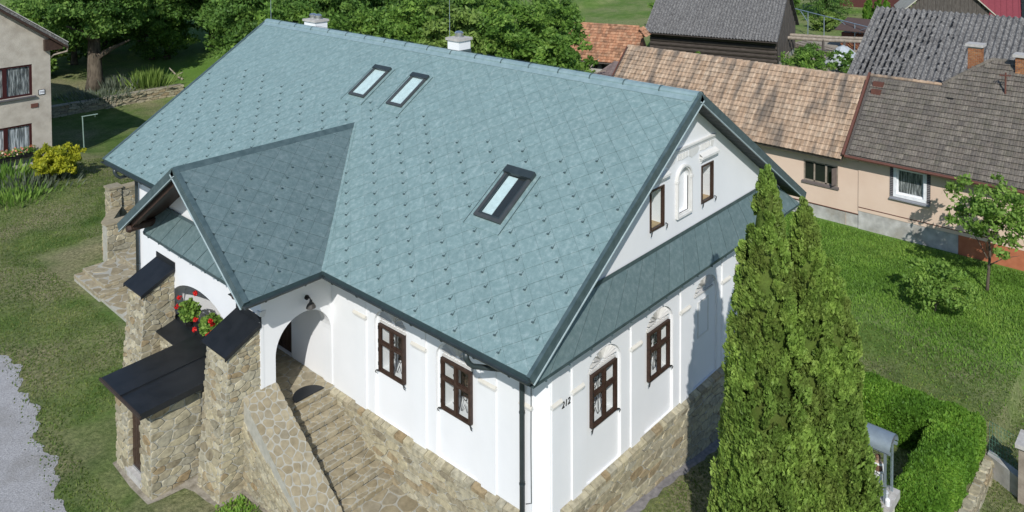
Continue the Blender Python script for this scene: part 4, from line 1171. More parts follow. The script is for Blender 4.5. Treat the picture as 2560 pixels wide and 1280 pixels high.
# ------------------------------------------------------------------ foliage
def quads(name, P, A, B, tint, m, parent=None, kind=None):
    """P centres, A and B half axes (N,3): one rhombic leaf each"""
    N = len(P)
    V = np.empty((N, 4, 3), np.float32)
    V[:, 0] = P - A; V[:, 1] = P + B; V[:, 2] = P + A; V[:, 3] = P - B
    me = bpy.data.meshes.new(name)
    me.vertices.add(4 * N); me.vertices.foreach_set('co', V.reshape(-1))
    me.loops.add(4 * N); me.loops.foreach_set('vertex_index', np.arange(4 * N, dtype=np.int32))
    me.polygons.add(N); me.polygons.foreach_set('loop_start', np.arange(0, 4 * N, 4, dtype=np.int32))
    try: me.polygons.foreach_set('loop_total', np.full(N, 4, np.int32))
    except Exception: pass
    at = me.attributes.new('tint', 'FLOAT', 'POINT'); at.data.foreach_set('value', np.repeat(tint.astype(np.float32), 4))
    me.materials.append(m); me.update(calc_edges=True); me.validate()
    o = put(bpy.data.objects.new(name, me), parent)
    if kind: o['kind'] = kind
    return o
def unit(v): return v / np.maximum(np.linalg.norm(v, axis=-1, keepdims=True), 1e-6)
def leafframe(r, N, out, up=0.0, asp=0.45):
    d = unit(r.normal(size=(N, 3)) * 0.8 + out * 0.6 + np.array([0, 0, up]))
    s = unit(np.cross(d, unit(r.normal(size=(N, 3)) + out * 1.2)))
    return d, s * asp
def clumped(r, centres, crad, per, up=0.25, leaf=.1, asp=.5, flat=1.0, droop=0.0):
    n = len(centres); N = n * per
    d = unit(r.normal(size=(N, 3))); d[:, 2] = np.abs(d[:, 2]) * 0.9 - 0.25
    d = unit(d)
    rad = np.repeat(crad, per) * (r.random(N) ** 0.4)
    P = np.repeat(centres, per, 0) + d * rad[:, None] * np.array([1, 1, flat])
    A, B = leafframe(r, N, d, up, asp)
    A = A.copy(); A[:, 2] -= droop
    L = (leaf * r.uniform(0.6, 1.3, N))[:, None]
    t = np.clip(np.repeat(r.random(n), per) * 0.5 + r.random(N) * 0.5, 0, 1)
    return P, A * L, B * L, t

MT['leaf_mid'] = leafmat('broadleaf_mid', [(0.075, 0.16, 0.028), (0.165, 0.3, 0.055), (0.31, 0.46, 0.095)])
MT['leaf_dark'] = leafmat('broadleaf_dark', [(0.055, 0.125, 0.028), (0.12, 0.235, 0.05), (0.24, 0.38, 0.085)])
MT['leaf_light'] = leafmat('willow_leaf', [(0.1100, 0.1815, 0.0385), (0.2090, 0.3135, 0.0715), (0.3300, 0.4455, 0.1265)])
MT['bark'] = mat('bark', [(0.3, (0.055, 0.042, 0.03)), (0.7, (0.16, 0.13, 0.095))], 7, 0.95, bmp=.8, bscale=14, bdist=.04, stretch=(1, 1, .3))
MT['leaf_thuja'] = leafmat('thuja_foliage', [(0.125, 0.18, 0.04), (0.235, 0.365, 0.072), (0.41, 0.56, 0.13)], trans=.42)
def brown_patches(m, colour, amount):
    nt = m.node_tree; b = nt.nodes['Principled BSDF']
    src = b.inputs['Base Color'].links[0].from_socket
    f = ramp(nt, nz(nt, 1.6, 4), [(0.46, (0, 0, 0)), (0.64, (amount,) * 3)])
    col = mixc(nt, f, src, colour)
    for l in list(src.links):
        if l.to_node != col.node: nt.links.new(col, l.to_socket)
brown_patches(MT['leaf_thuja'], (.17, .185, .050), .45)
MT['leaf_hedge'] = leafmat('hedge_foliage', [(0.07, 0.165, 0.02), (0.145, 0.3, 0.036), (0.27, 0.44, 0.066)], trans=.42)
MT['leaf_young'] = leafmat('young_leaf', [(0.1, 0.2, 0.04), (0.2, 0.335, 0.066), (0.32, 0.465, 0.11)])
MT['blade'] = leafmat('grass_blade', [(0.062, 0.112, 0.021), (0.12, 0.185, 0.038), (0.265, 0.27, 0.1)], trans=.3)
MT['blade_green'] = leafmat('lush_blade', [(0.1, 0.205, 0.03), (0.175, 0.32, 0.052), (0.31, 0.44, 0.095)], trans=.35)

def tree(name, label, x, y, h, r, seed, m, leaf=.2, nclump=150, per=60, z0=.28, tr=.22, group=None, cat='tree', sx=1.0, droop=0, lean=(0, 0)):
    R = np.random.default_rng(seed)
    zg = gz_(x, y)
    t = thing(name, (x, y, zg), label, cat, group)
    # crown: clumps spread through an uneven egg
    u = unit(R.normal(size=(nclump, 3))); rad = R.random(nclump) ** 0.45
    lob = unit(R.normal(size=(5, 3))); lobe = 1 + 0.22 * np.max(u @ lob.T, axis=1) ** 3
    hz = h * (1 - z0) / 2
    C = np.stack([u[:, 0] * r * sx, u[:, 1] * r, u[:, 2] * hz], -1) * (rad * lobe * .92)[:, None] + np.array([x + lean[0], y + lean[1], zg + h * z0 + hz])
    cr = R.uniform(.12, .26, nclump) * r
    P, A, B, tn = clumped(R, C, cr, per, leaf=leaf, droop=droop)
    quads('crown', P, A, B, tn, m, t)
    mb = MB(); top = Vector((x + lean[0] * .7, y + lean[1] * .7, zg + h * (z0 + .35)))
    b0 = Vector((x, y, zg - .1)); mid = b0.lerp(top, .5) + Vector((R.uniform(-.1, .1), R.uniform(-.1, .1), 0))
    mb.tube([b0, b0.lerp(mid, .3), mid, top], [tr * 1.35, tr, tr * .8, tr * .35], 9); mb.obj('trunk', MT['bark'], t, True)
    for k in range(6):
        a = k * 2.4 + seed; s = b0.lerp(top, .35 + .1 * k)
        e = s + Vector((math.cos(a) * r * .7, math.sin(a) * r * .7, h * .16))
        MB().tube([s, s.lerp(e, .5) + Vector((0, 0, .1)), e], [tr * .45, tr * .3, tr * .1], 6).obj('limb', MT['bark'], t)
    return t

def cone_tree(name, label, x, y, h, R0, seed, m, nclump=420, per=90, leaf=.045, group=None, prof=None):
    R = np.random.default_rng(seed); zg = gz_(x, y)
    t = thing(name, (x, y, zg), label, 'tree', group)
    prof = prof or (lambda s: (1 - s) ** .62)
    s = R.random(nclump * 3); w = prof(s) + .05
    s = s[R.random(len(s)) < w / w.max()][:nclump]; n = len(s)
    a = R.random(n) * 2 * np.pi
    lump = 1 + .10 * np.sin(a * 3 + s * 9 + seed) + .06 * np.sin(a * 7 - s * 23)
    rr = R0 * prof(s) * lump * R.uniform(.80, 1.02, n)
    C = np.stack([x + rr * np.cos(a), y + rr * np.sin(a), zg + .15 + s * (h - .25)], -1)
    cr = R.uniform(.08, .17, n) * (0.45 + .75 * (1 - s))
    N = n * per
    out = np.repeat(np.stack([np.cos(a), np.sin(a), np.zeros(n)], -1), per, 0)
    d = unit(R.normal(size=(N, 3)) + out * .7)
    P = np.repeat(C, per, 0) + d * (np.repeat(cr, per) * R.random(N) ** .35)[:, None] * np.array([1, 1, 1.5])
    dirv = unit(out * .55 + np.array([0, 0, 1.0]) + R.normal(size=(N, 3)) * .45)
    sd_ = unit(np.cross(dirv, unit(R.normal(size=(N, 3)) + out * .8)))
    L = (leaf * R.uniform(.6, 1.4, N))[:, None]
    ct = R.random(n)
    tn = np.clip(np.repeat(ct, per) * .55 + R.random(N) * .35 + .12 * np.repeat(rr / (R0 * prof(s) + .01) > .95, per), 0, 1)
    quads('crown', P, dirv * L, sd_ * L * .5, tn, m, t)
    # dense inner foliage so that no daylight shows through
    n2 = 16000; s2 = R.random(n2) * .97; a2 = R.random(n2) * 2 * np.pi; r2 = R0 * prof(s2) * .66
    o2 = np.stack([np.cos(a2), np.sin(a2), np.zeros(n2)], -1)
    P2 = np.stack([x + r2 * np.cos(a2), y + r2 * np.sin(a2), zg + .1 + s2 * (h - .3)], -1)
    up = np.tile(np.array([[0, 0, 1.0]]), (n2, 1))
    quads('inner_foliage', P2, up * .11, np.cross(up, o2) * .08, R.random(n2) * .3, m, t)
    MB().tube([(x, y, zg - .1), (x, y, zg + h * .85)], [.13, .02], 7).obj('trunk', MT['bark'], t)
    return t
TG = 'columnar thujas before the gable'
thp = lambda s: np.where(s < .12, .82 + 1.5 * s, 1.0) * (1 - np.clip(s, 0, 1) ** 2.3) ** .8
cone_tree('thuja', 'tall columnar thuja whose tip rises over the gable skirt roof', 2.52, -3.58, 8.85, .87, 1, MT['leaf_thuja'], 1350, 105, group=None, prof=thp)
cone_tree('thuja', 'second columnar thuja, a little shorter, tip level with the eave corner', 3.28, -4.02, 8.2, .84, 2, MT['leaf_thuja'], 1200, 105, prof=thp)
cone_tree('thuja', 'shortest columnar thuja of the three beside the shrine', 3.66, -4.42, 7.0, .80, 3, MT['leaf_thuja'], 1050, 105, prof=thp)
R = np.random.default_rng(9)

# hedge: two arms of one clipped L
def hedge(arms, n_per_m2=900, leaf=.05):
    t = thing('clipped_hedge', (11, -5, -.1), 'clipped green L-shaped hedge enclosing the shrine lawn', 'hedge')
    for k, (x0, x1, y0, y1, z0, z1) in enumerate(arms):
        sx, sy, sz = x1 - x0, y1 - y0, z1 - z0
        faces = [((x0, y0, z1), (sx, 0, 0), (0, sy, 0), (0, 0, 1)), ((x0, y0, z0), (sx, 0, 0), (0, 0, sz), (0, -1, 0)), ((x0, y1, z0), (sx, 0, 0), (0, 0, sz), (0, 1, 0)),
                 ((x0, y0, z0), (0, sy, 0), (0, 0, sz), (-1, 0, 0)), ((x1, y0, z0), (0, sy, 0), (0, 0, sz), (1, 0, 0))]
        PP = []; OO = []
        for o, a, b, nrm in faces:
            o, a, b, nrm = map(np.array, (o, a, b, nrm)); ar = np.linalg.norm(a) * np.linalg.norm(b); N = int(ar * n_per_m2 * 2.6)
            u = R.random((N, 1)); v = R.random((N, 1))
            p = o + a * u + b * v
            PP.append(p); OO.append(np.tile(nrm, (N, 1)).astype(float))
        P = np.concatenate(PP); O = np.concatenate(OO)
        c = np.array([(x0 + x1) / 2, (y0 + y1) / 2, z1 - .25])
        # round the top edges, add billows
        e = np.stack([np.minimum(P[:, 0] - x0, x1 - P[:, 0]), np.minimum(P[:, 1] - y0, y1 - P[:, 1])], -1).min(-1)
        tz = np.clip((P[:, 2] - z1 + .22) / .22, 0, 1)
        bil = .028 * (np.sin(P[:, 0] * 5.1 + P[:, 2] * 3) + np.sin(P[:, 1] * 6.3 + 1.7) + np.sin(P[:, 0] * 11 + P[:, 1] * 9))
        P = P + O * (bil + R.normal(size=len(P)) * .016)[:, None]
        P[:, 2] -= np.where(tz > .95, .16 * np.clip(1 - e / .22, 0, 1) ** 2, 0)
        side = tz * np.where(np.abs(O[:, 2]) < .5, .15, 0) * tz
        P -= O * side[:, None]
        d = unit(O * .7 + np.array([0, 0, .6]) + R.normal(size=P.shape) * .6)
        s_ = unit(np.cross(d, unit(R.normal(size=P.shape) + O)))
        L = (leaf * R.uniform(.6, 1.3, len(P)))[:, None]
        tn = np.clip(.5 * R.random(len(P)) + .5 * (0.5 + .5 * np.sin(P[:, 0] * 2.3 + P[:, 1] * 3.1)) * R.random(len(P)) + .1, 0, 1)
        quads('foliage', P, d * L, s_ * L * .55, tn, MT['leaf_hedge'], t)
        m = MB(); m.box(x0 + .14, x1 - .14, y0 + .14, y1 - .14, z0 - .1, z1 - .18); o = m.obj('inner_foliage', MT['leaf_hedge'], t)
hedge([(10.15, 11.2, -5.62, -1.2, -.12, 1.0), (6.75, 10.2, -5.6, -4.62, -.12, .98)])

# young tree and bush in the garden, shrubs on the left
tree('young_tree', 'young open-crowned fruit tree before the pink wall', 21.2, -3.65, 4.25, 1.45, 11, MT['leaf_young'], .095, 85, 44, .33, .055)
tree('low_bush', 'low spreading fruit bush on the green lawn', 18.3, -2.65, 1.75, 1.1, 12, MT['leaf_young'], .075, 70, 42, .12, .03, cat='bush')
tree('yellow_shrub', 'yellow-green flowering shrub at the corner of the beige house', 2.75, 35.0, 1.75, 1.2, 13, leafmat('yellow_leaf', [(0.16, .21, .02), (.42, .44, .035), (.70, .66, .06)]), .09, 110, 70, .0, .04, cat='shrub')
# ================================================================== neighbours
def set_tints(o, vals):
    at = o.data.attributes.new('tint', 'FLOAT', 'POINT'); at.data.foreach_set('value', vals)
def clay_tile(w, l, hump=.018, n=2):
    """a grooved clay tile in local coordinates: x across, y up the slope, z out"""
    k = 4 * n + 1
    prof = [(-w / 2 + w * i / (k - 1), .010 + hump * max(0, math.sin(2 * math.pi * n * i / (k - 1) - .6)) ) for i in range(k)]
    vs = [(x, 0, z + .052) for x, z in prof] + [(x, l, z) for x, z in prof] + [(x, .004, z + .038) for x, z in prof] + [(x, l, z - .012) for x, z in prof]
    fs = [[i, i + 1, k + i + 1, k + i] for i in range(k - 1)] + [[2 * k + i, 2 * k + i + 1, i + 1, i] for i in range(k - 1)] + [[3 * k + i, 3 * k + i + 1, 2 * k + i + 1, 2 * k + i] for i in range(k - 1)]
    return vs, fs
def tile_slope(parent, m, O, ex, ey, width, length, tw, tl, seed, cap, keep=None, local=False, name='tile', n=2, jit=.01, hump=.018, order=None):
    """O = eave corner, ex along the eave, ey up the slope"""
    O, ex, ey = Vector(O), Vector(ex).normalized(), Vector(ey).normalized(); ez = ex.cross(ey)
    if ez.z < 0: ez = -ez
    vs, fs = clay_tile(tw - .010, tl * 1.14, hump, n)
    me = bpy.data.meshes.new(name); me.from_pydata(vs, [], fs); me.materials.append(m)
    rg = random.Random(seed); it = []
    for r in range(int(length / tl)):
        for c in range(int(width / tw)):
            u = (c + .5) * tw; v = r * tl
            if keep and not keep(u, v): continue
            P = O + ex * u + ey * v + ez * rg.uniform(0, .006)
            a = rg.uniform(-jit, jit)
            it.append((P, a))
    if order: it.sort(key=lambda t: order(t[0]))
    f = MB(); tints = []
    for i, (P, a) in enumerate(it):
        X = (ex * math.cos(a) + ey * math.sin(a)); Y = (ey * math.cos(a) - ex * math.sin(a))
        Mx = Matrix(((X.x, Y.x, ez.x, P.x), (X.y, Y.y, ez.y, P.y), (X.z, Y.z, ez.z, P.z), (0, 0, 0, 1)))
        if i < cap:
            o = bpy.data.objects.new(name, me); put(o, parent); o.matrix_basis = Mx
        else:
            f.add([Mx @ Vector(v) for v in vs], fs); tints += [rg.random()] * len(vs)
    if f.v:
        o = f.obj('tile_field', m, parent); o['kind'] = 'stuff'; set_tints(o, tints)
CLAY = [S(197, 172, 146), S(204, 182, 157), S(190, 163, 137), S(200, 176, 150), S(194, 168, 142), S(180, 154, 128)]
MT['clay'] = mat('weathered_clay', [(0.3, (.72, .70, .68)), (0.7, (1.12, 1.1, 1.08))], 5, .9, rand=[tuple(x * .80 for x in c) for c in CLAY], mottle=(1.1, (.125, .105, .085), .95, (.35, 1.6, .35)))
GREYT = [S(116, 108, 100), S(126, 119, 110), S(104, 98, 92), S(134, 126, 116), S(110, 104, 96)]
MT['greytile'] = mat('mossy_grey_tile', [(0.3, (.62, .62, .62)), (0.7, (1.25, 1.24, 1.2))], 14, .95, rand=[tuple(x * .85 for x in c) for c in GREYT], mottle=(3.5, (.11, .105, .07), .35), bmp=.5, bscale=30)
ORG = [S(208, 156, 122), S(200, 146, 112), S(214, 168, 134), S(192, 138, 106), S(156, 118, 92), S(204, 160, 128)]
MT['orange'] = mat('orange_clay', [(0.3, (.7, .68, .66)), (0.7, (1.1, 1.08, 1.05))], 6, .9, rand=[tuple(x * .8 for x in c) for c in ORG], mottle=(1.1, (.10, .075, .05), .55))
MT['pink'] = mat('peach_render', [(0.3, S(208, 183, 162)), (0.7, S(217, 194, 174))], .8, .9, bmp=.15, bscale=50)
MT['ochre'] = mat('beige_roughcast', [(0.3, (.36, .32, .265)), (0.7, (.49, .445, .375))], 2.2, .95, bmp=.9, bscale=22, bdist=.03)
MT['found'] = mat('worn_concrete', [(0.3, (.30, .295, .275)), (0.55, (.44, .43, .40)), (0.75, (.55, .54, .51))], 2.6, .95, bmp=.4, bscale=14, mottle=(1.5, (.25, .22, .17), .5))
MT['redpaint'] = mat('brick_red_paint', [(0.3, (.36, .115, .055)), (0.7, (.46, .165, .085))], 3, .85)
MT['rust'] = plain('rust_brown_metal', (.13, .055, .04), .6)
MT['whitepaint'] = plain('white_window_paint', (.78, .79, .80), .5)
MT['curtain'] = mat('lace_curtain', [(0.40, (.05, .055, .055)), (0.52, (.16, .17, .165)), (0.66, (.36, .37, .36))], 5, .8, 3, stretch=(4, 4, .45))
MT['winglass'] = plain('dark_window_glass', (.02, .024, .02), .08, .6)
MT['oldwood'] = mat('weathered_boards', [(0.3, (.045, .038, .032)), (0.7, (.13, .115, .10))], 5, .9, stretch=(6, 6, .5), bmp=.5, bscale=10)
MT['log'] = mat('dark_logs', [(0.3, (.030, .024, .020)), (0.7, (.085, .070, .058))], 6, .9, stretch=(.4, .4, 5))
MT['palewood'] = mat('pale_grey_wood', [(0.3, (.20, .165, .125)), (0.7, (.36, .31, .25))], 5, .9)
MT['eternit'] = mat('grey_fibre_cement', [(0.28, (.062, .060, .059)), (0.5, (.105, .102, .099)), (0.72, (.185, .180, .172))], 5, .92, 7, mottle=(11, (.36, .35, .33), .55))
MT['brick'] = mat('orange_brick', [(0.3, (.7, .7, .7)), (0.7, (1.1, 1.1, 1.1))], 9, .9, rand=[tuple(x * .8 for x in c) for c in [S(178, 120, 78), S(164, 106, 70), S(188, 134, 90), S(152, 102, 70)]])

def corrugated(parent, O, ex, ey, width, length, sheet=1.05, rows=2, pitch=.15, amp=.03, seed=0, holes=None, m=None):
    O, ex, ey = Vector(O), Vector(ex).normalized(), Vector(ey).normalized(); ez = ex.cross(ey)
    if ez.z < 0: ez = -ez
    rg = random.Random(seed); n = int(width / sheet); rl = length / rows
    nw = max(2, round(sheet / pitch)); k = nw * 6 + 1
    prof = [(sheet * 1.02 * i / (k - 1), amp * math.cos(2 * math.pi * nw * i / (k - 1))) for i in range(k)]
    vs = [(x, -.06, z) for x, z in prof] + [(x, rl * .5, z) for x, z in prof] + [(x, rl + .06, z) for x, z in prof]
    fs = [[r * k + i, r * k + i + 1, (r + 1) * k + i + 1, (r + 1) * k + i] for r in range(2) for i in range(k - 1)]
    me = bpy.data.meshes.new('roof_sheet'); me.from_pydata(vs, [], fs); me.materials.append(m or MT['eternit'])
    me.polygons.foreach_set('use_smooth', [True] * len(me.polygons))
    for r in range(rows):
        for c in range(n):
            P = O + ex * (c * sheet) + ey * (r * rl) + ez * (amp + .012 * r + .004 * (c % 2) + rg.uniform(0, .006))
            o = bpy.data.objects.new('roof_sheet', me); put(o, parent)
            o.matrix_basis = Matrix(((ex.x, ey.x, ez.x, P.x), (ex.y, ey.y, ez.y, P.y), (ex.z, ey.z, ez.z, P.z), (0, 0, 0, 1)))

dist = lambda P: (P - CAM).length
# ---- house with the beige clay roof
A = thing('tiled_farmhouse', (26.5, 9, 0), 'peach-rendered house under a long beige clay-tile roof', 'house')
ya, yb = 2.46, 15.65
wh = rect(2.80, 4.36, 1.62, 2.55)
mb = MB(); AM = lambda u, v, d: Vector((24 + d, u, v))
panel(mb, AM, [(1.9, .6), (yb, .6), (yb, 3.5), (1.9, 3.5)], [wh], 0); reveal(mb, AM, wh, 0, .16)
mb.add([(24, yb, -.3), (29, yb, -.3), (29, yb, 3.2), (26.5, yb, 6.1), (24, yb, 3.2)], [[0, 1, 2, 3, 4]])
mb.add([(24, ya, -.3), (29, ya, -.3), (29, ya, 3.2), (26.5, ya, 6.1), (24, ya, 3.2)], [[0, 1, 2, 3, 4]])
mb.obj('wall', MT['pink'], A)
MB().box(24.03, 24.3, 1.9, yb, -.5, .6).obj('foundation', MT['found'], A)
MB().box(23.99, 24.2, 1.902, yb, .60, .64).obj('drip_course', MT['rust'], A)
MB().box(23.985, 24.0, 2.7, 4.5, 2.56, 2.95).obj('lintel', MT['pink'], A)
m = MB(); m.box(24.06, 24.10, 2.80, 4.36, 1.62, 2.55); wnd = m.obj('window', MT['winglass'], A)
for y0, y1, z0, z1 in ((2.80, 2.86, 1.62, 2.55), (4.30, 4.36, 1.62, 2.55), (3.30, 3.38, 1.62, 2.55), (3.84, 3.90, 1.62, 2.55), (2.86, 4.30, 1.62, 1.68), (2.86, 4.30, 2.49, 2.55)):
    MB().box(24.02, 24.06 - (.002 if z1 - z0 < .1 else 0), y0, y1, z0, z1).obj('frame', MT['palewood'], wnd)
MB().prism([(23.93, 2.74, 1.60), (23.93, 4.42, 1.60), (24.06, 4.42, 1.64), (24.06, 2.74, 1.64)], (0, 0, -.10)).obj('sill', plain('grey_brown_sill', (.15, .125, .115), .7), wnd)
MB().prism([(24.02, 2.86, 1.70), (23.75, 2.95, 1.70), (23.75, 2.95, 2.47), (24.02, 2.86, 2.47)], (.0, .035, 0)).obj('open_casement', plain('grey_brown_paint', (.13, .105, .095), .6), wnd)
Sv = Vector((3.0, 0, 3.1)).normalized(); sl = math.hypot(3.0, 3.1)
m = MB(); m.prism([(23.45, ya, 3.07), (26.5, ya, 6.17), (29.55, ya, 3.07), (29.5, ya, 2.95), (26.5, ya, 6.02), (23.5, ya, 2.95)], (0, yb - ya, 0)); rA = m.obj('roof', MT['oldwood'], A)
tile_slope(rA, MT['clay'], (23.42, ya, 3.06), (0, 1, 0), Sv, yb - ya, sl + .03, .225, .287, 1, 295, hump=.034, n=1, order=lambda P: dist(P) + (30 if P.y > 8.2 + (P.z - 3) * 2.5 else 0))
MB().prism([(26.5, ya, 6.19), (29.6, ya, 3.05), (29.6, yb, 3.05), (26.5, yb, 6.19)], (.02, 0, .02)).obj('rear_slope', MT['clay'], rA)
for k in range(32):
    y0 = ya + k * (yb - ya) / 32
    m = MB(); m.tube([(26.5, y0 - .03, 6.16), (26.5, y0 + (yb - ya) / 32, 6.15)], [.115, .095], 9); m.obj('ridge_tile', MT['clay'], rA)
m = MB(); m.beam((23.42, yb + .02, 3.0), (26.5, yb + .02, 6.12), .05, .2); m.obj('verge_board', MT['rust'], rA)

# ---- house with the grey tile roof
B = thing('grey_roof_farmhouse', (27, -8, 0), 'peach house with mossy grey tiles, a white window and brick chimneys', 'house')
yc, yd = 2.30, -24.0
KB = .908
wh = rect(-.86, .45, 1.80, 3.10)
mb = MB(); panel(mb, AM, [(yd, .8), (1.9, .8), (1.9, 3.6), (yd, 3.6)], [wh], -.04); reveal(mb, AM, wh, -.04, .2)
mb.add([(23.96, 1.9, .8), (24.1, 1.9, .8), (24.1, 1.9, 3.6), (23.96, 1.9, 3.6)], [[0, 1, 2, 3]])
mb.obj('wall', MT['pink'], B)
MB().box(23.98, 24.2, -2.05, 1.895, -.5, .86).obj('foundation', MT['found'], B)
MB().box(23.97, 24.2, yd, -2.06, -.5, .95).obj('foundation', MT['redpaint'], B)
MB().box(23.95, 24.1, yd, 1.89, .95, .985).obj('drip_course', MT['rust'], B)
m = MB(); m.box(24.1, 24.14, -.86, .45, 1.8, 3.1); wnd = m.obj('window', MT['curtain'], B)
for y0, y1, z0, z1 in ((-.86, -.74, 1.8, 3.1), (.33, .45, 1.8, 3.1), (-.74, .33, 1.8, 1.93), (-.74, .33, 3.0, 3.1)):
    MB().box(23.93, 24.09, y0, y1, z0, z1).obj('frame', MT['whitepaint'], wnd)
for y0, y1, z0, z1 in ((-.74, -.68, 1.93, 3.0), (.27, .33, 1.93, 3.0), (-.68, .27, 1.93, 1.99), (-.68, .27, 2.94, 3.0)):
    MB().box(24.02, 24.085, y0, y1, z0, z1).obj('sash', MT['whitepaint'], wnd)
MB().box(24.075, 24.08, -.68, .27, 1.99, 2.94).obj('pane', MT['glass'], wnd)
MB().prism([(23.84, -1.0, 1.74), (23.84, .58, 1.74), (24.0, .58, 1.80), (24.0, -1.0, 1.80)], (0, 0, -.05)).obj('sill', plain('grey_stone_sill', (.24, .25, .27), .6), wnd)
for y0 in (-1.0, .46):
    m = MB(); m.box(23.945, 23.958, y0, y0 + .13, 1.8, 3.1); sh = m.obj('shutter', plain('dark_shutter', (.02, .02, .025), .6), B)
    for k in range(17):
        MB().prism([(23.92, y0 + .005, 1.81 + k * .076), (23.944, y0 + .005, 1.84 + k * .076), (23.944, y0 + .125, 1.84 + k * .076), (23.92, y0 + .125, 1.81 + k * .076)], (0, 0, .012)).obj('slat', plain('shutter_slat', (.16, .15, .15), .6) if k == 0 and y0 < 0 else bpy.data.materials['shutter_slat'], sh)
eave = Vector((23.42, 0, 3.36)); up = Vector((1, 0, KB)).normalized()
def Bp(x, y, off=0): return Vector((x, y, 3.42 + KB * (x - 23.5) + off))
ridgeL, ridgeH = 26.70, 27.95
poly = [Bp(23.4, yc), Bp(ridgeL, yc), Bp(ridgeL, -.72), Bp(ridgeH, -2.4), Bp(ridgeH, yd), Bp(23.4, yd)]
m = MB(); m.prism(poly, (.06, 0, -.09)); rB = m.obj('roof', MT['oldwood'], B)
Lr = lambda x: (x - 23.42) / up.x
def keepB(u, v):
    y = yd + u; x = 23.42 + v * up.x
    if x > ridgeH - .1: return False
    return x < ridgeL - .18 or y < -.72 - (x - ridgeL + .15) * 1.344
tile_slope(rB, MT['greytile'], Vector((23.42, yd, Bp(23.42, 0).z + .0)), (0, 1, 0), up, yc - yd, Lr(ridgeH), .24, .265, 2, 295, keepB, hump=.013, order=lambda P: dist(P) if P.y > -6 else 90 + dist(P))
for k in range(10):
    y0 = yc - k * .3
    MB().tube([Bp(ridgeL, y0, -.02), Bp(ridgeL, y0 - .31, -.03)], [.09, .075], 8).obj('ridge_tile', MT['clay'], rB)
for k in range(6):
    a = Bp(ridgeL, -.72).lerp(Bp(ridgeH, -2.4), k / 6); b = Bp(ridgeL, -.72).lerp(Bp(ridgeH, -2.4), (k + 1.1) / 6)
    MB().tube([a, b], [.09, .075], 8).obj('hip_tile', MT['greytile'], rB)
for k in range(16):
    y0 = -2.4 - k * .4
    MB().tube([Bp(ridgeH, y0, -.02), Bp(ridgeH, y0 - .41, -.03)], [.10, .085], 8).obj('ridge_tile', MT['greytile'], rB)
m = MB(); m.prism([Bp(ridgeL, -.72, .05), Bp(ridgeH, -2.4, .05), Bp(ridgeH, -2.4, -.4) + Vector((.3, 0, 0)), Bp(ridgeL, -.72, -.4) + Vector((.3, 0, 0))], (.05, .05, 0)); m.obj('hip_flashing', MT['rust'], rB)
gx2 = 23.36
m = MB(); m.tube([(gx2, yc, 3.28), (gx2, yd, 3.22)], .065, 8); m.obj('gutter', MT['rust'], B)
m = MB(); m.beam(Bp(23.4, yc + .08, -.05), Bp(ridgeL + .1, yc + .08, -.05), .1, .16); m.obj('verge_board', MT['rust'], B)
def brick_chimney(x, y, s, z0, z1):
    m = MB(); m.box(x - s / 2 + .012, x + s / 2 - .012, y - s / 2 + .012, y + s / 2 - .012, z0, z1); c = m.obj('chimney', MT['mortar'], B)
    bw, bh = s / 3, .075; k = 0; z = z0
    while z + bh < z1:
        for fx, fy, ox, oy in ((0, 1, -1, 0), (1, 0, 0, -1)):
            for i in range(-1, 4):
                a = max(-s / 2, -s / 2 + (i + (.5 if k % 2 else 0)) * bw + .008); b = min(s / 2, -s / 2 + (i + 1 + (.5 if k % 2 else 0)) * bw - .008)
                if b - a < .04: continue
                q = MB()
                if ox: q.box(x - s / 2 - .004, x - s / 2 + .05, y + a, y + b, z + .008, z + bh - .006)
                else: q.box(x + a + (.051 if a <= -s / 2 + .01 else 0), x + b, y - s / 2 - .004, y - s / 2 + .05, z + .008, z + bh - .006)
                q.obj('brick', MT['brick'], c)
        z += bh; k += 1
    MB().box(x - s / 2 - .09, x + s / 2 + .09, y - s / 2 - .09, y + s / 2 + .09, z1, z1 + .12).obj('chimney_cap', MT['concrete'], c)
brick_chimney(28.05, -1.72, .52, 6.6, 7.95)
brick_chimney(27.7, -3.62, .55, 6.9, 7.75)
m = MB(); m.box(26.1, 26.4, -1.3, -1.05, 5.78, 5.9); m.obj('roof_vent', MT['iron'], B)
m = MB(); m.tube([Bp(26.6, -3.15, 0), Bp(26.6, -3.15, .95)], .035, 7); m.tube([Bp(26.6, -3.15, .8) + Vector((0, .22, 0)), Bp(26.6, -3.15, .8) + Vector((0, -.2, .05))], .02, 6)
for k in range(5): m.tube([Bp(26.6, -3.15, .8) + Vector((-.08, .2 - k * .09, 0)), Bp(26.6, -3.15, .85) + Vector((.08, .2 - k * .09, 0))], .014, 5)
m.obj('antenna', MT['rust'], B)
m = MB(); m.box(26.15, 26.5, 1.6, 2.05, 5.86, 6.12); m.box(25.85, 26.14, 1.62, 2.03, 5.55, 5.82); m.obj('gully_box', MT['rust'], B)

# ---- barn roof behind (corrugated)
Cc = thing('corrugated_barn', (33, -8, 0), 'barn behind the grey-tiled house, its wavy grey roof pitted with dark holes', 'barn')
xe, ze, xr_, zr_ = 29.6, 4.75, 35.1, 8.42
m = MB(); m.box(30.2, 40, -24, 4.3, 0, 4.8); m.prism([(30.2, 4.3, 4.8), (35.1, 4.3, 8.2), (40, 4.3, 4.8)], (0, -.2, 0)); m.obj('wall', MT['oldwood'], Cc)
e2 = Vector((xr_ - xe, 0, zr_ - ze)); 
m = MB(); m.prism([(xe, 4.5, ze - .06), (xr_, 4.5, zr_ - .06), (xr_, -24, zr_ - .06), (xe, -24, ze - .06)], (0, 0, -.04)); rC = m.obj('roof', MT['log'], Cc)
corrugated(rC, (xe, -24.2, ze), (0, 1, 0), e2, 28.9, e2.length, sheet=1.07, rows=3, pitch=.26, amp=.06, seed=4)
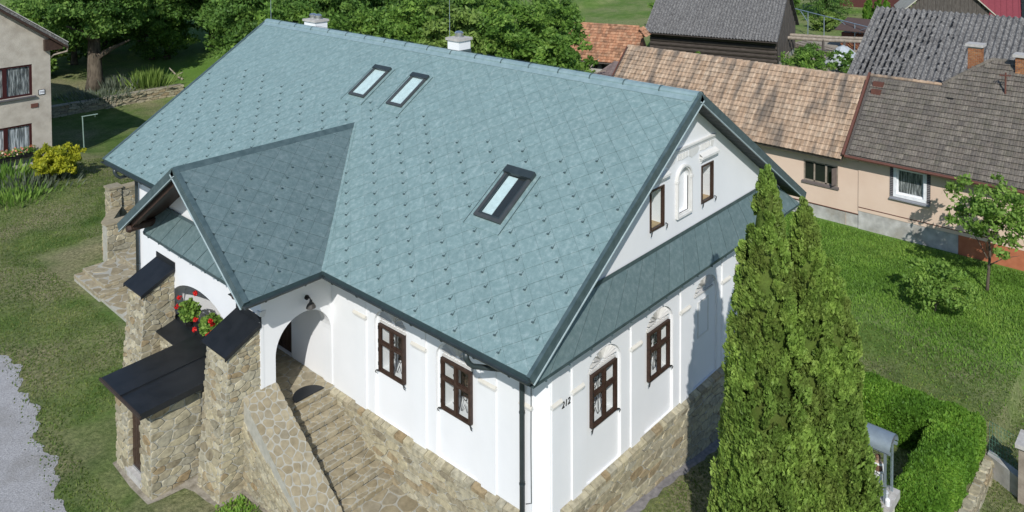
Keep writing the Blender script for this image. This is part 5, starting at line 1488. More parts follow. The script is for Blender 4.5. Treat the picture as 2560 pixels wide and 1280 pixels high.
MB().prism([(xr_, 4.5, zr_), (xr_ + 5.5, 4.5, ze), (xr_ + 5.5, -24, ze), (xr_, -24, zr_)], (0, 0, -.05)).obj('rear_slope', MT['eternit'], rC)
# holes: dark broken spots, real patches of missing cement lying on the sheets as black pits
rg = random.Random(77)
m = MB(); ez = Vector((-e2.z, 0, e2.x)).normalized(); ee2 = e2.normalized()
for k in range(330):
    u = 4.3 - abs(rg.gauss(0, 1.5)) - rg.random() * .3; v = rg.uniform(.4, e2.length - .3)
    u = -24.2 + round((u + 24.2) / .2675) * .2675
    p = Vector((xe, u, ze)) + ee2 * v + ez * (.152 + .012 * int(v / e2.length * 3))
    w = rg.uniform(.035, .065); l = rg.uniform(.06, .14)
    m.add([p + Vector((0, w * math.cos(t), 0)) + ee2 * l * math.sin(t) for t in np.linspace(0, 5.5, 7)], [list(range(7))])
o = m.obj('hole_field', MT['iron'], rC); o['kind'] = 'stuff'

# ---- old wooden barn
D = thing('log_barn', (48.1, 22.1, gz_(48, 22)), 'old dark log barn with a long grey corrugated roof', 'barn', rz=math.radians(13))
z0 = -gz_(48, 22)
def Lm(*a): return MB().box(*a)
m = MB(); m.box(.75, 9.2, -5.1, 5.2, .7, 3.0); m.obj('wall', MT['log'], D)
for k in range(5):
    z = 1.0 + k * .36
    MB().tube([(.72, -5.35, z), (.72, 5.3, z)], .19, 8).obj('log', MT['log'], D)
m = MB(); m.box(.5, 9.3, -5.2, 5.2, -1.0, .78); fo = m.obj('foundation', MT['mortar'], D)
rubble(fo, (.5, 5.2, -.3), (.5, -5.2, -.3), (.5, -5.2, .78), (.5, 5.2, .78), (-1, 0, 0), 91, rh=(.2, .36), rl=(.35, .8), cap=110)
ev, rdg = Vector((-.1, 0, 2.75)), Vector((5.0, 0, 6.6))
e3 = rdg - ev
m = MB(); m.prism([ev + Vector((0, -5.5, -.08)), ev + Vector((0, 5.6, -.08)), rdg + Vector((0, 5.6, -.08)), rdg + Vector((0, -5.5, -.08))], (0, 0, -.06)); rD = m.obj('roof', MT['log'], D)
corrugated(rD, ev + Vector((0, -5.55, 0)), (0, 1, 0), e3, 11.3, e3.length, sheet=1.01, rows=3, pitch=.26, amp=.06, seed=6)
MB().prism([rdg + Vector((0, -5.5, 0)), rdg + Vector((0, 5.6, 0)), rdg + Vector((5, 5.6, -3.8)), rdg + Vector((5, -5.5, -3.8))], (0, 0, -.05)).obj('rear_slope', MT['eternit'], rD)
for k in range(24):
    x = .6 + k * .37; zt = min(2.7 + (x + .1) * .755, 2.7 + (10.1 - x) * .755) - .25
    MB().box(x, x + .35, -5.22 - .03 * (k % 2), -5.16 - .03 * (k % 2), .8, zt).obj('board', MT['oldwood'], D)
for k in range(9):
    MB().box(.3 + k * .16, .43 + k * .16, -6.1, -6.04, -.2, 1.7 + .12 * math.sin(k * 2.1)).obj('paling', MT['palewood'], D)

# ---- orange tiled shed
F = thing('orange_tile_shed', (37.1, 25.05, gz_(37, 25)), 'small cream shed under a mottled orange clay-tile roof', 'shed', rz=math.radians(17))
m = MB(); m.box(.7, 5.2, -2.3, 3.0, -.5, 2.1); m.obj('wall', MT['found'], F)
ev, rdg = Vector((.05, 0, 2.2)), Vector((2.75, 0, 4.65)); e4 = rdg - ev
m = MB(); m.prism([ev + Vector((0, -2.45, -.06)), ev + Vector((0, 3.4, -.06)), rdg + Vector((0, 3.4, -.06)), rdg + Vector((0, -2.1, -.06))], (0, 0, -.05)); rF = m.obj('roof', MT['oldwood'], F)
tile_slope(rF, MT['orange'], ev + Vector((0, -2.5, 0)), (0, 1, 0), e4, 5.9, e4.length, .21, .27, 5, 290)
MB().prism([rdg + Vector((0, -2.1, 0)), rdg + Vector((0, 3.4, 0)), rdg + Vector((2.7, 3.4, -2.4)), rdg + Vector((2.7, -2.1, -2.4))], (0, 0, -.05)).obj('rear_slope', MT['orange'], rF)
hip = Vector((2.75, -2.1, 4.65)); 
tile_slope(rF, MT['orange'], Vector((3.55, -2.75, 3.95)), (-1, 0, 0), Vector((0, .65, .75)), 1.55, .95, .21, .27, 6, 0)
MB().prism([(2.0, -2.52, 3.9), (2.75, -2.2, 4.6), (3.5, -2.52, 3.9)], (0, .5, -.03)).obj('half_hip', MT['orange'], rF)
m = MB(); m.prism([(.7, -2.32, 2.1), (2.75, -2.32, 4.2), (4.8, -2.32, 2.1)], (0, .06, 0)); m.obj('gable_boards', MT['rust'], F)
for k in range(22): MB().tube([rdg + Vector((0, -2.1 + k * .25, .0)), rdg + Vector((0, -1.84 + k * .25, .0))], [.10, .085], 8).obj('ridge_tile', MT['orange'], rF)
for k in range(7): MB().box(.66, .695, -1.9 + k * .62, -1.6 + k * .62, 1.6, 2.05).obj('vent', MT['oldwood'], F)

# ---- beige two-storey house on the left
H = thing('beige_house', (0, 42, 0), 'beige roughcast two-storey house with dark red window frames', 'house')
HM = lambda u, v, d: Vector((u, 38.5 + d, v))
up_, lo_ = rect(-.2, 2.72, 3.98, 5.68), rect(-.2, 2.66, .80, 2.45)
xl, xr2 = -7.0, 3.64
xm = (xl + xr2) / 2; zt = 6.95
mb = MB(); panel(mb, HM, [(xl, .35), (xr2, .35), (xr2, zt), (xm, zt + (xr2 - xm) * .735), (xl, zt)], [up_, lo_], 0)
for l in (up_, lo_): reveal(mb, HM, l, 0, .14)
mb.add([(xr2, 38.5, .35), (xr2, 50, .35), (xr2, 50, zt), (xr2, 38.5, zt)], [[0, 1, 2, 3]])
mb.obj('wall', MT['ochre'], H)
MB().box(xl, xr2 + .05, 38.44, 50, -.6, .36).obj('foundation', MT['found'], H)
MT['winered'] = plain('dark_red_frame', (.045, .012, .012), .45)
for l, nm in ((up_, 1), (lo_, 0)):
    u0, u1, v0, v1 = l[0][0], l[1][0], l[0][1], l[2][1]
    m = MB(); m.box(u0, u1, 38.62, 38.63, v0, v1); w = m.obj('window', MT['curtain'] if nm else mat('net_curtain', [(.4, (.10, .11, .115)), (.52, (.30, .32, .33)), (.62, (.52, .54, .55))], 5, .8, 3, stretch=(4, 4, .3)), H)
    for a, b, c_, d_ in ((u0, u0 + .1, v0, v1), (u1 - .12, u1, v0, v1), (1.3, 1.5, v0, v1), (u0 + .1, 1.3, v0, v0 + .1), (1.5, u1 - .12, v0, v0 + .1), (u0 + .1, 1.3, v1 - .1, v1), (1.5, u1 - .12, v1 - .1, v1)):
        MB().box(a, b, 38.54, 38.61, c_, d_).obj('frame', MT['winered'], w)
    MB().box(1.5, u1 - .12, 38.60, 38.605, v0 + .1, v1 - .1).obj('pane', MT['glass'], w)
    MB().box(u0 - .05, u1 + .14, 38.34, 38.55, v0 - .10, v0 - .03).obj('sill', plain('grey_sill', (.10, .095, .10), .5), w)
m = MB(); k_ = .735
for s_ in (1, -1):
    e = xr2 + .75 if s_ > 0 else xl - .75
    m = MB(); m.prism([(e, 38.0, zt + .02 - .75 * k_ + .1), (xm, 38.0, zt + .02 + (xr2 - xm) * k_ + .1), (xm, 38.0, zt + .2 + (xr2 - xm) * k_ + .1), (e, 38.0, zt + .2 - .75 * k_ + .1)], (0, 12.5, 0)); rH = m.obj('roof', MT['eternit'], H)
    for q in range(16):
        t0 = q / 16; a = Vector((e, 37.9, zt + .215 - .75 * k_ + .1)).lerp(Vector((xm, 37.9, zt + .215 + (xr2 - xm) * k_ + .1)), t0); b = Vector((e, 37.9, zt + .215 - .75 * k_ + .1)).lerp(Vector((xm, 37.9, zt + .215 + (xr2 - xm) * k_ + .1)), t0 + 1.03 / 16)
        MB().prism([a, b, b + Vector((0, .4, 0)), a + Vector((0, .4, 0))], (0, 0, .05)).obj('verge_tile', MT['concrete'], rH)
    MB().prism([Vector((e, 38.0, zt - .75 * k_ + .1)), Vector((xm, 38.0, zt + (xr2 - xm) * k_ + .1)), Vector((xm, 38.0, zt - .12 + (xr2 - xm) * k_ + .1)), Vector((e, 38.0, zt - .12 - .75 * k_ + .1))], (0, .5, 0)).obj('verge_board', MT['brown'], rH)
MB().box(3.3, 4.2, 38.2, 38.49, 6.35, 6.95).obj('purlin_box', MT['brown'], H)
m = MB(); m.tube([(4.42, 38.1, 6.55), (4.42, 38.2, 6.2), (3.8, 38.45, 6.05), (3.72, 38.6, 5.9)], .05, 7); m.obj('downpipe', MT['palewood'], H)
# number plate: faint digits on white enamel
pl_ = MB().box(3.0, 3.32, 38.46, 38.499, 3.93, 4.21).obj('number_plate', MT['iron'], H)
MB().box(3.025, 3.295, 38.452, 38.459, 3.955, 4.185).obj('plate_face', MT['whitepaint'], pl_)
text_mesh('208', .17, 'plate_number', Matrix(((1, 0, 0, 3.16), (0, 0, -1, 38.449), (0, 1, 0, 4.07), (0, 0, 0, 1))), plain('plate_grey', (.12, .12, .14), .5), pl_, .002)
MB().box(2.62, 2.98, 38.455, 38.499, 3.28, 3.5).obj('wall_box', MT['rust'], H)

# ---- far buildings at the upper right
G = thing('grey_board_shed', (72, 10, gz_(72, 10)), 'weathered grey board gable with a pale slate roof behind the corrugated roof', 'shed', rz=math.radians(-70))
MT['slate_pale'] = mat('pale_slate', [(.3, (.38, .35, .28)), (.7, (.52, .49, .41))], 3, .9)
for k in range(20):
    x = -3.4 + k * .34; MB().box(x, x + .325, -.03 - .02 * (k % 2), .03, 0, 5.2 - abs(x + .17) * .95 + .4).obj('board', MT['oldwood'], G)
for s_ in (1, -1):
    MB().prism([(0, -.4, 5.75), (s_ * 4.2, -.4, 1.75), (s_ * 4.2, 7, 1.75), (0, 7, 5.75)], (0, 0, .12)).obj('roof', MT['slate_pale'], G)
Rr = thing('red_roof_house', (77, 6, .2), 'house with a dark red metal roof and black solar panels', 'house', rz=math.radians(12))
MB().box(.5, 8, -10, 8, -1, 2.6).obj('wall', MT['pink'], Rr)
e5 = Vector((5, 0, 3.4))
m = MB(); m.prism([(0, -10, 2.4), (0, 8, 2.4), (5, 8, 5.8), (5, -10, 5.8)], (0, 0, -.1)); rr5 = m.obj('roof', MT['redpaint'] if False else plain('wine_red_metal', (.22, .05, .06), .5), Rr)
for k in range(36):
    a = Vector((0, 8 - k * .5, 2.42)); MB().beam(a, a + e5, .05, .06).obj('standing_seam', bpy.data.materials['wine_red_metal'], rr5)
for i in range(5):
    for j in range(3):
        a = Vector((.6, -1.2 - i * 1.75, 2.88)) + e5.normalized() * (j * 1.15 + .2) + Vector((0, 0, .12))
        MB().prism([a, a + Vector((0, -1.65, 0)), a + Vector((0, -1.65, 0)) + e5.normalized() * 1.08, a + e5.normalized() * 1.08], (0, 0, .03)).obj('solar_panel', MT['winglass'], Rr)
Rs = thing('red_brown_shed', (84, 20.5, gz_(84, 20)), 'pair of red-brown board sheds beyond the conifer', 'shed')
for k in range(2):
    x0 = 0; y0 = 1.5 - k * 3.4
    z = gz_(84, 20)
    MB().box(82, 85, 19 + y0, 22.2 + y0, z - .5, z + 2.6 - .3 * k).obj('wall', plain('red_brown_boards', (.10, .035, .03), .8) if k == 0 else bpy.data.materials['red_brown_boards'], Rs)
    MB().box(81.9, 85.1, 18.9 + y0, 22.15 + y0, z + 2.62 - .3 * k, z + 2.7 - .3 * k).obj('roof', MT['rust'], Rs)
# ================================================================== trees behind the house
FG = 'trees of the wood behind the white house'
rows = [(11.4, 52.9, 9.5, 4.3, 'leaf_dark', 'old garden tree with a thick forked trunk above the dry-stone wall', .36, .55),
        (18.6, 59.5, 9.5, 3.6, 'leaf_dark', 0, .15, .25), (20.6, 45.7, 9.0, 3.9, 'leaf_dark', 0, .1, .25),
        (18.6, 39.0, 7.6, 3.0, 'leaf_mid', 0, .1, .2), (22.7, 40.4, 9.4, 3.7, 'leaf_dark', 0, .1, .25), (20.7, 33.7, 7.6, 3.1, 'leaf_mid', 0, .1, .2), (27.2, 38.4, 10.0, 4.0, 'leaf_dark', 0, .1, .25),
        (24.0, 31.5, 8.6, 3.4, 'leaf_mid', 0, .1, .22), (28.9, 31.6, 10.2, 3.6, 'leaf_dark', 0, .1, .25), (23.2, 26.6, 7.8, 2.9, 'leaf_light', 'pale narrow-leaved willow beside the white chimney', .05, .2), (25.6, 25.2, 7.6, 2.7, 'leaf_mid', 0, .1, .2),
        (29.0, 27.4, 8.2, 2.9, 'leaf_mid', 0, .1, .2), (27.2, 21.6, 6.4, 2.2, 'leaf_mid', 0, .1, .18), (30.4, 31.0, 9.4, 3.2, 'leaf_dark', 0, .1, .22), (34.5, 45.2, 11.5, 4.4, 'leaf_dark', 0, .1, .3), (28.5, 54.9, 11.5, 4.5, 'leaf_dark', 0, .1, .3),
        (24.5, 60.3, 11.5, 4.4, 'leaf_dark', 0, .1, .3), (14.0, 70.5, 11, 4.4, 'leaf_mid', 0, .2, .3), (20.5, 66.0, 11, 4.4, 'leaf_dark', 0, .1, .3), (40.5, 42.5, 12, 4.2, 'leaf_dark', 0, .1, .3),
        (24.8, 44.4, 10.2, 3.9, 'leaf_dark', 0, .02, .25), (24.6, 35.8, 9.4, 3.3, 'leaf_dark', 0, .02, .25), (26.6, 29.0, 8.8, 3.0, 'leaf_dark', 0, .02, .25), (31.6, 36.2, 10.8, 3.8, 'leaf_dark', 0, .02, .25), (21.6, 30.2, 6.8, 2.6, 'leaf_mid', 0, .0, .2), (16.9, 36.4, 6.0, 2.3, 'leaf_mid', 0, .0, .2), (22.6, 49.6, 10.2, 3.8, 'leaf_dark', 0, .02, .25), (31.8, 25.6, 7.2, 2.4, 'leaf_mid', 0, .0, .2), (19.6, 58.8, 10.5, 3.9, 'leaf_dark', 0, .02, .25), (13.0, 61.5, 9.5, 3.6, 'leaf_dark', 0, .02, .25), (16.2, 63.5, 10, 3.6, 'leaf_dark', 0, .02, .25), (9.4, 58.6, 5.5, 2.2, 'leaf_mid', 0, .02, .2)]
def tree_label(x, y, m):
    a = math.degrees(math.atan2(x - CAM.x, y - CAM.y)) - math.degrees(YAW)      # bearing seen from the house front
    tone = 'dark green' if m == 'leaf_dark' else 'bright green'
    far = math.hypot(x - CAM.x, y - CAM.y) > 68
    if a < -20.5: where = 'in the grassy garden above the dry-stone wall'
    elif a < -15: where = 'beyond the far verge of the teal roof'
    elif a < -10: where = 'behind the white chimney with two steel flues'
    elif a < -4.5: where = 'behind the teal ridge between the two white chimneys'
    elif a < 0: where = 'behind the white chimney with one steel flue'
    else: where = 'beside the orange-tiled shed'
    return ('tall ' if far else '') + tone + ' leafy tree ' + where
for k, (x, y, h, r, m, lab, z0, tr) in enumerate(rows):
    tree('willow_tree' if m == 'leaf_light' else 'broadleaf_tree', lab or tree_label(x, y, m), x, y, h, r, 200 + k, MT[m], .15 if m != 'leaf_light' else .19, int(95 * (r / 3.2) ** 2) + 75, 100, z0 * .6 if not lab else z0, tr, FG if not lab else None, droop=.0 if m != 'leaf_light' else .5)
# conifer and small thujas at the upper right
def spruce(name, label, x, y, h, r, seed, m):
    R = np.random.default_rng(seed); zg = gz_(x, y); t = thing(name, (x, y, zg), label, 'tree')
    PP, AA, BB, TT = [], [], [], []
    for k in range(16):
        s = k / 16; z = zg + .4 + s * (h - .6); rr = r * (1 - s) ** .8 + .1
        for j in range(11):
            a = R.random() * 6.28; n = 60
            q = R.random(n)[:, None]; d = np.array([math.cos(a), math.sin(a), -.18])
            P = np.array([x, y, z + .1]) + d * q * rr + R.normal(size=(n, 3)) * np.array([.12, .12, .08])
            A = unit(d + R.normal(size=(n, 3)) * .6) * .13
            B = unit(np.cross(A, np.array([0, 0, 1.0]) + R.normal(size=(n, 3)) * .5)) * .05
            PP.append(P); AA.append(A); BB.append(B); TT.append(R.random(n) * .5 + .4 * q[:, 0])
    quads('crown', np.concatenate(PP), np.concatenate(AA), np.concatenate(BB), np.concatenate(TT), m, t)
    MB().tube([(x, y, zg - .1), (x, y, zg + h)], [.16, .02], 7).obj('trunk', MT['bark'], t)
spruce('spruce', 'dark spreading spruce before the red-brown sheds', 75.5, 22.8, 6.5, 3.4, 71, MT['leaf_dark'])
for k, (x, y, h) in enumerate(((70.5, 15.8, 3.5), (71.0, 16.9, 3.2), (70.0, 14.9, 3.3))):
    cone_tree('small_thuja', 'small cone-shaped thuja in a row beside the corrugated roof', x, y, h, .75, 300 + k, MT['leaf_hedge'], 120, 40, .12, 'small thujas by the corrugated barn')
def bush(label, x, y, h, r, seed, m, name='bush', leaf=.12, n=40, per=60, group=None):
    tree(name, label, x, y, h, r, seed, MT[m], leaf, n, per, .0, .03, group, 'bush')
bush('green bush against the log barn foundation', 45.6, 21.6, 1.9, 1.0, 401, 'leaf_mid')
bush('dark leafy bush beside the log rails', 53.2, 15.6, 2.0, 1.6, 402, 'leaf_dark')
bush('leafy bush before the tarpaulin heap', 52.8, 12.4, 1.9, 1.3, 403, 'leaf_dark')
bush('low bush along the beige-tiled ridge', 50.0, 14.8, 1.8, 1.9, 404, 'leaf_mid')
bush('tall pale-leaved bush beyond the pole frame', 73, 27, 4.2, 2.4, 405, 'leaf_mid', leaf=.2)
bush('yellowish bush below the spruce', 69, 20.5, 1.7, 1.6, 406, 'leaf_light', leaf=.16)
bush('rounded bush below the orange-tiled shed', 33.5, 24.2, 2.3, 1.5, 407, 'leaf_mid', leaf=.12)
bush('round bush at the meadow edge behind the log barn', 62.5, 34.0, 3.6, 2.6, 408, 'leaf_mid', leaf=.2)
bush('second bush at the meadow edge by the wood', 52.5, 42.5, 4.6, 3.2, 409, 'leaf_dark', leaf=.22, n=80)

# ================================================================== left garden
R = np.random.default_rng(21)
dw = thing('dry_stone_wall', (11, 49.6, 0), 'low dry-stone wall holding up the garden terrace by the old tree', 'wall')
for x0, x1, n in ((4.2, 16.5, 0),):
    pl2 = MB(); pl2.box(x0, x1, 49.4, 50.05, -.6, .62); core = pl2.obj('core', MT['soil'], dw)
    rubble(core, (x0, 49.4, -.15), (x1, 49.4, -.15), (x1, 49.4, .66), (x0, 49.4, .66), (0, -1, 0), 95, rh=(.1, .2), rl=(.25, .7), depth=(.02, .12), cap=240)
pole = thing('clothes_pole', (5.9, 40.1, gz_(5.9, 40.1)), 'pale green steel clothes pole with a short side arm', 'pole')
zg = gz_(5.9, 40.1)
MT['poleg'] = plain('pale_green_paint', (.22, .30, .26), .5)
MB().tube([(5.9, 40.1, zg - .2), (5.83, 40.1, zg + 2.05)], .035, 8).obj('post', MT['poleg'], pole)
MB().tube([(5.78, 40.1, zg + 2.05), (6.65, 40.0, zg + 2.06)], .03, 8).obj('arm', MT['poleg'], pole)
MB().tube([(6.5, 40.0, zg + 2.04), (6.5, 40.0, zg + 1.9)], .012, 5).obj('hook', MT['poleg'], pole)
def plant(label, x, y, n, h, w, seed, m, name='tall_perennial', blossom=None, group=None, lw=.035):
    R = np.random.default_rng(seed); zg = gz_(x, y); t = thing(name, (x, y, zg), label, 'plant', group)
    b = R.normal(size=(n, 2)) * w * .4
    d = unit(np.concatenate([b * .35 + R.normal(size=(n, 2)) * .18, np.ones((n, 1))], 1)); L = h * R.uniform(.5, 1.0, n)
    P = np.concatenate([b + [x, y], np.full((n, 1), zg)], 1) + d * (L / 2)[:, None]
    s = unit(np.cross(d, R.normal(size=(n, 3))))
    quads('leaves', P, d * (L / 2)[:, None], s * lw, R.random(n), m, t)
    if blossom is not None:
        k = n // 3; Q = np.concatenate([b[:k] + [x, y], np.full((k, 1), zg)], 1) + d[:k] * L[:k, None]
        dd = unit(R.normal(size=(k, 3)))
        quads('blossom', Q, dd * .05, unit(np.cross(dd, R.normal(size=(k, 3)))) * .05, R.random(k), blossom, t)
    return t
MT['silver'] = leafmat('silver_leaf', [(.10, .13, .09), (.16, .19, .14), (.24, .27, .21)])
plant('tall bright green clump of reeds above the dry-stone wall', 14.6, 51.2, 260, 1.6, 1.6, 501, MT['leaf_light'], lw=.06)
plant('grey-green lavender bank above the dry-stone wall', 10.8, 50.6, 500, .7, 3.2, 502, MT['silver'], 'lavender_bank', lw=.04)
plant('rounded silvery shrub at the foot of the old tree', 12.6, 52.3, 220, 1.1, 1.1, 503, MT['silver'], 'silver_shrub', lw=.06)
plant('leafy green border plant under the beige house foundation', .6, 36.6, 420, .95, 2.3, 504, MT['leaf_mid'], 'border_plant', lw=.045)
plant('pale feathery border plant before the beige house', 1.5, 34.9, 380, .75, 2.0, 505, MT['silver'], 'border_plant', lw=.04)
plant('low green border plant at the lawn edge left of the yellow shrub', .3, 33.6, 380, .6, 1.8, 506, MT['leaf_young'], 'border_plant', lw=.045)
brd = thing('broken_branch', (17.0, 51.8, gz_(17, 51.8)), 'pale broken branch lying on the garden terrace', 'branch')
MB().tube([(16.7, 52.2, gz_(16.7, 52.2) + .9), (17.1, 51.6, gz_(17, 51.6) + .25), (17.35, 51.3, gz_(17.3, 51.3) + .05)], [.04, .07, .09], 7).obj('wood', MT['palewood'], brd)
MB().tube([(17.05, 51.7, gz_(17, 51.7) + .35), (17.5, 51.6, gz_(17.5, 51.6) + .55)], [.05, .03], 6).obj('side_branch', MT['palewood'], brd)
# window box with geraniums under the lower left window
MT['red'] = leafmat('red_petal', [(.45, .01, .012), (.62, .02, .02), (.75, .05, .04)], trans=.2)
MT['pinkp'] = leafmat('mixed_petal', [(.55, .10, .05), (.70, .55, .45), (.60, .04, .05)], trans=.2)
wb = thing('window_box', (1.9, 38.3, .9), 'window box of mixed flowers under the lower window of the beige house', 'flower box')
MB().box(.0, 2.75, 38.12, 38.33, .72, .92).obj('trough', MT['iron'], wb)
r5 = np.random.default_rng(6); n = 900
P = np.stack([r5.uniform(.0, 2.75, n), 38.22 + r5.normal(size=n) * .1, .95 + r5.random(n) * .32], -1)
A, Bv = leafframe(r5, n, np.tile([[0, -.5, .5]], (n, 1)))
quads('leaves', P, A * .06, Bv * .06, r5.random(n), MT['leaf_young'], wb)
n = 110; P = np.stack([r5.uniform(.0, 2.75, n), 38.16 + r5.normal(size=n) * .1, 1.05 + r5.random(n) * .28], -1); A, Bv = leafframe(r5, n, np.tile([[0, -.5, .5]], (n, 1)), asp=.9)
quads('blossom', P, A * .06, Bv * .06, r5.random(n), MT['pinkp'], wb)

# geranium pots on the porch ledge
def geranium(label, x, y, z, s, seed):
    R = np.random.default_rng(seed); t = thing('geranium_pot', (x, y, z), label, 'flower pot')
    MB().lathe((x, y, z), [(.09, 0), (.12, .2), (.13, .2), (.13, .24)], 14).obj('pot', MT['iron'], t)
    n = int(520 * s); u = unit(R.normal(size=(n, 3))); P = np.array([x, y, z + .42]) + u * np.array([.30, .34, .30]) * s * (R.random((n, 1)) ** .4)
    A, Bv = leafframe(R, n, u, .3, .8); quads('leaves', P, A * .055, Bv * .055, R.random(n), MT['leaf_young'], t)
    for k in range(int(5 * s)):
        u = unit(R.normal(size=3) + np.array([-.7, -.2, .6])); c = np.array([x, y, z + .48]) + u * .42 * s; n = 34
        v = unit(R.normal(size=(n, 3))); A, Bv = leafframe(R, n, v, 0, .9)
        quads('blossom', c + v * .05, A * .03, Bv * .03, R.random(n), MT['red'], t)
geranium('red geraniums in a pot beside the far buttress on the porch ledge', -1.92, 11.15, 2.628, 1.0, 61)
geranium('red geraniums in the middle pot of the porch ledge', -1.92, 9.95, 2.628, 1.0, 62)
geranium('red geraniums in the pot nearest the stone staircase, trailing over the ledge', -1.92, 9.3, 2.628, 1.05, 63)

# ================================================================== shrine, retaining wall, fence
sh = thing('wayside_shrine', (6.35, -4.48, -.1), 'glazed wayside shrine with a barrel metal roof on a cream pedestal', 'shrine')
sx, sy = 6.38, -4.50
MT['cream'] = mat('cream_paint', [(.3, (.62, .60, .46)), (.7, (.72, .70, .56))], 4, .8)
m = MB(); m.box(sx - .30, sx + .30, sy - .27, sy + .27, -.3, .86); ped = m.obj('pedestal', MT['cream'], sh)
m = MB(); m.box(sx - .325, sx - .301, sy - .2, sy + .2, .0, .72); m.obj('pedestal_panel', MT['cream'], ped)
m = MB(); m.box(sx - .40, sx + .38, sy - .36, sy + .36, .86, 1.04); m.obj('slab', MT['concrete'], sh)
for dx in (-.24, .24):
    for dy in (-.22, .22):
        MB().box(sx + dx - .025, sx + dx + .025, sy + dy - .025, sy + dy + .025, 1.04, 2.20).obj('post', MT['galv'], sh)
m = MB(); n = 14; ro, ri = .31, .29
ring = [(ro * math.cos(t), .24 * math.sin(t) * 1.15) for t in np.linspace(math.pi, 0, n)]
vs = [(sx + a, sy - .33, 2.20 + b) for a, b in ring] + [(sx + a, sy + .33, 2.20 + b) for a, b in ring]
m.add(vs, [[i, i + 1, n + i + 1, n + i] for i in range(n - 1)]); m.obj('barrel_roof', MT['galv'], sh, True)
for yy in (sy - .26, sy + .26):
    m = MB(); m.prism([(sx + a * .93, yy, 2.20 + b * .93) for a, b in ring], (0, .012, 0)); m.obj('tympanum', plain('dull_lead', (.12, .125, .13), .6) if yy < sy else bpy.data.materials['dull_lead'], sh)
for dx in (-.24, .24):
    MB().box(sx + dx - .03, sx + dx + .03, sy - .33, sy + .33, 2.15, 2.2).obj('roof_rail', MT['galv'], sh)
for dy in (-.235, .235): MB().box(sx - .214, sx + .214, sy + dy - .002, sy + dy + .002, 1.05, 2.14).obj('pane', MT['glass'], sh)
for dx in (-.25, .25): MB().box(sx + dx - .002, sx + dx + .002, sy - .194, sy + .194, 1.05, 2.14).obj('pane', MT['glass'], sh)
# statue: a standing robed figure, one continuous carved surface
st = thing('statue', (sx, sy, 1.04), 'small painted standing figure in white and brown inside the shrine', 'statue')
prof = [(0, .0, .10), (.04, .0, .115), (.12, .0, .105), (.26, .0, .10), (.40, .0, .095), (.50, .0, .088), (.58, .0, .098), (.66, .0, .105), (.70, .0, .085), (.725, .0, .042), (.745, .0, .040), (.77, -.005, .056), (.80, -.008, .064), (.835, -.008, .060), (.862, -.005, .036), (.87, -.004, .012)]
n = 18; vs = []; fs = []; fm = []
for z, fx, rr in prof:
    for k in range(n):
        a = 2 * math.pi * k / n; fold = 1 + (.10 * math.sin(a * 6 + z * 4) if z < .5 else 0)
        vs.append((sx + fx + rr * .78 * math.cos(a) * fold - (.014 if .76 < z < .84 and abs(k - n / 2) < 1 else 0), sy + rr * (1.12 if .5 < z < .72 else 1) * math.sin(a) * fold, 1.04 + z))
for i in range(len(prof) - 1):
    for k in range(n):
        fs.append([i * n + k, i * n + (k + 1) % n, (i + 1) * n + (k + 1) % n, (i + 1) * n + k])
        z = prof[i][0]; fm.append(3 if z < .12 else 1 if z < .44 else 2 if z < .60 else 1 if z < .70 else 0 if (z < .80 and abs(k - n / 2) < 5) or z < .745 else 2)
fs.append(list(range((len(prof) - 1) * n, len(prof) * n))); fm.append(2)
body = mk('figure', vs, fs, None, st, True, [plain('painted_skin', (.50, .33, .24), .6), plain('painted_white', (.72, .70, .66), .6), plain('painted_brown', (.20, .11, .07), .6), plain('painted_dark', (.03, .035, .045), .6)], fm)
m = MB()
for sg in (-1, 1):
    m.tube([(sx, sy + sg * .105, 1.70), (sx - .05, sy + sg * .125, 1.58), (sx - .105, sy + sg * .05, 1.55), (sx - .115, sy + sg * .012, 1.57)], [.034, .03, .025, .018], 8)
m.obj('sleeves', bpy.data.materials['painted_white'], st, True)
MB().lathe((sx - .28, sy - .29, 1.04), [(.05, 0), (.055, .12), (.045, .14), (.02, .16)], 12).obj('grave_light', MT['whitepaint'], sh)
MB().lathe((sx - .05, sy - .17, 1.04), [(.05, 0), (.07, .12), (.06, .13)], 12).obj('vase', MT['whitepaint'], sh)

rw = thing('retaining_wall', (9, -5.75, -.5), 'crumbling low stone retaining wall under the clipped hedge', 'wall')
pl2 = MB(); pl2.box(5.5, 11.35, -5.82, -5.64, -.75, -.10); core = pl2.obj('core', MT['mortar'], rw)
rubble(core, (5.5, -5.82, -.56), (11.35, -5.82, -.56), (11.35, -5.82, -.1), (5.5, -5.82, -.1), (0, -1, 0), 97, rh=(.1, .2), rl=(.16, .5), depth=(.02, .07), cap=120)
rgx = random.Random(31); x = 5.5
while x < 11.3:
    l = rgx.uniform(.2, .5); stone_mesh([(x, -5.86), (x + l - .03, -5.85), (x + l - .03, -5.63 + rgx.uniform(-.03, .03)), (x, -5.63)], lambda u, v, h: Vector((u, v, -.1 + h)), rgx.uniform(.02, .06), .02, 'cope_stone', MT['stone'], core, rgx); x += l
fw2 = thing('footing_wall', (11.3, -6.2, -.5), 'short weathered concrete footing between the retaining wall and the fence pillar', 'wall')
m = MB(); m.prism([(11.2, -5.70, -.8), (11.45, -5.70, -.8), (10.95, -6.5, -.8), (10.7, -6.5, -.8)], (0, 0, .78)); m.obj('footing', MT['found'], fw2)
fp = thing('fence_pillar', (10.85, -6.75, -.5), 'square weathered concrete fence pillar', 'pillar')
m = MB(); m.box(10.55, 11.15, -7.05, -6.5, -.9, .85); m.obj('shaft', mat('brown_concrete', [(.3, (.20, .165, .13)), (.7, (.33, .28, .225))], 4, .95, bmp=.6, bscale=16), fp)
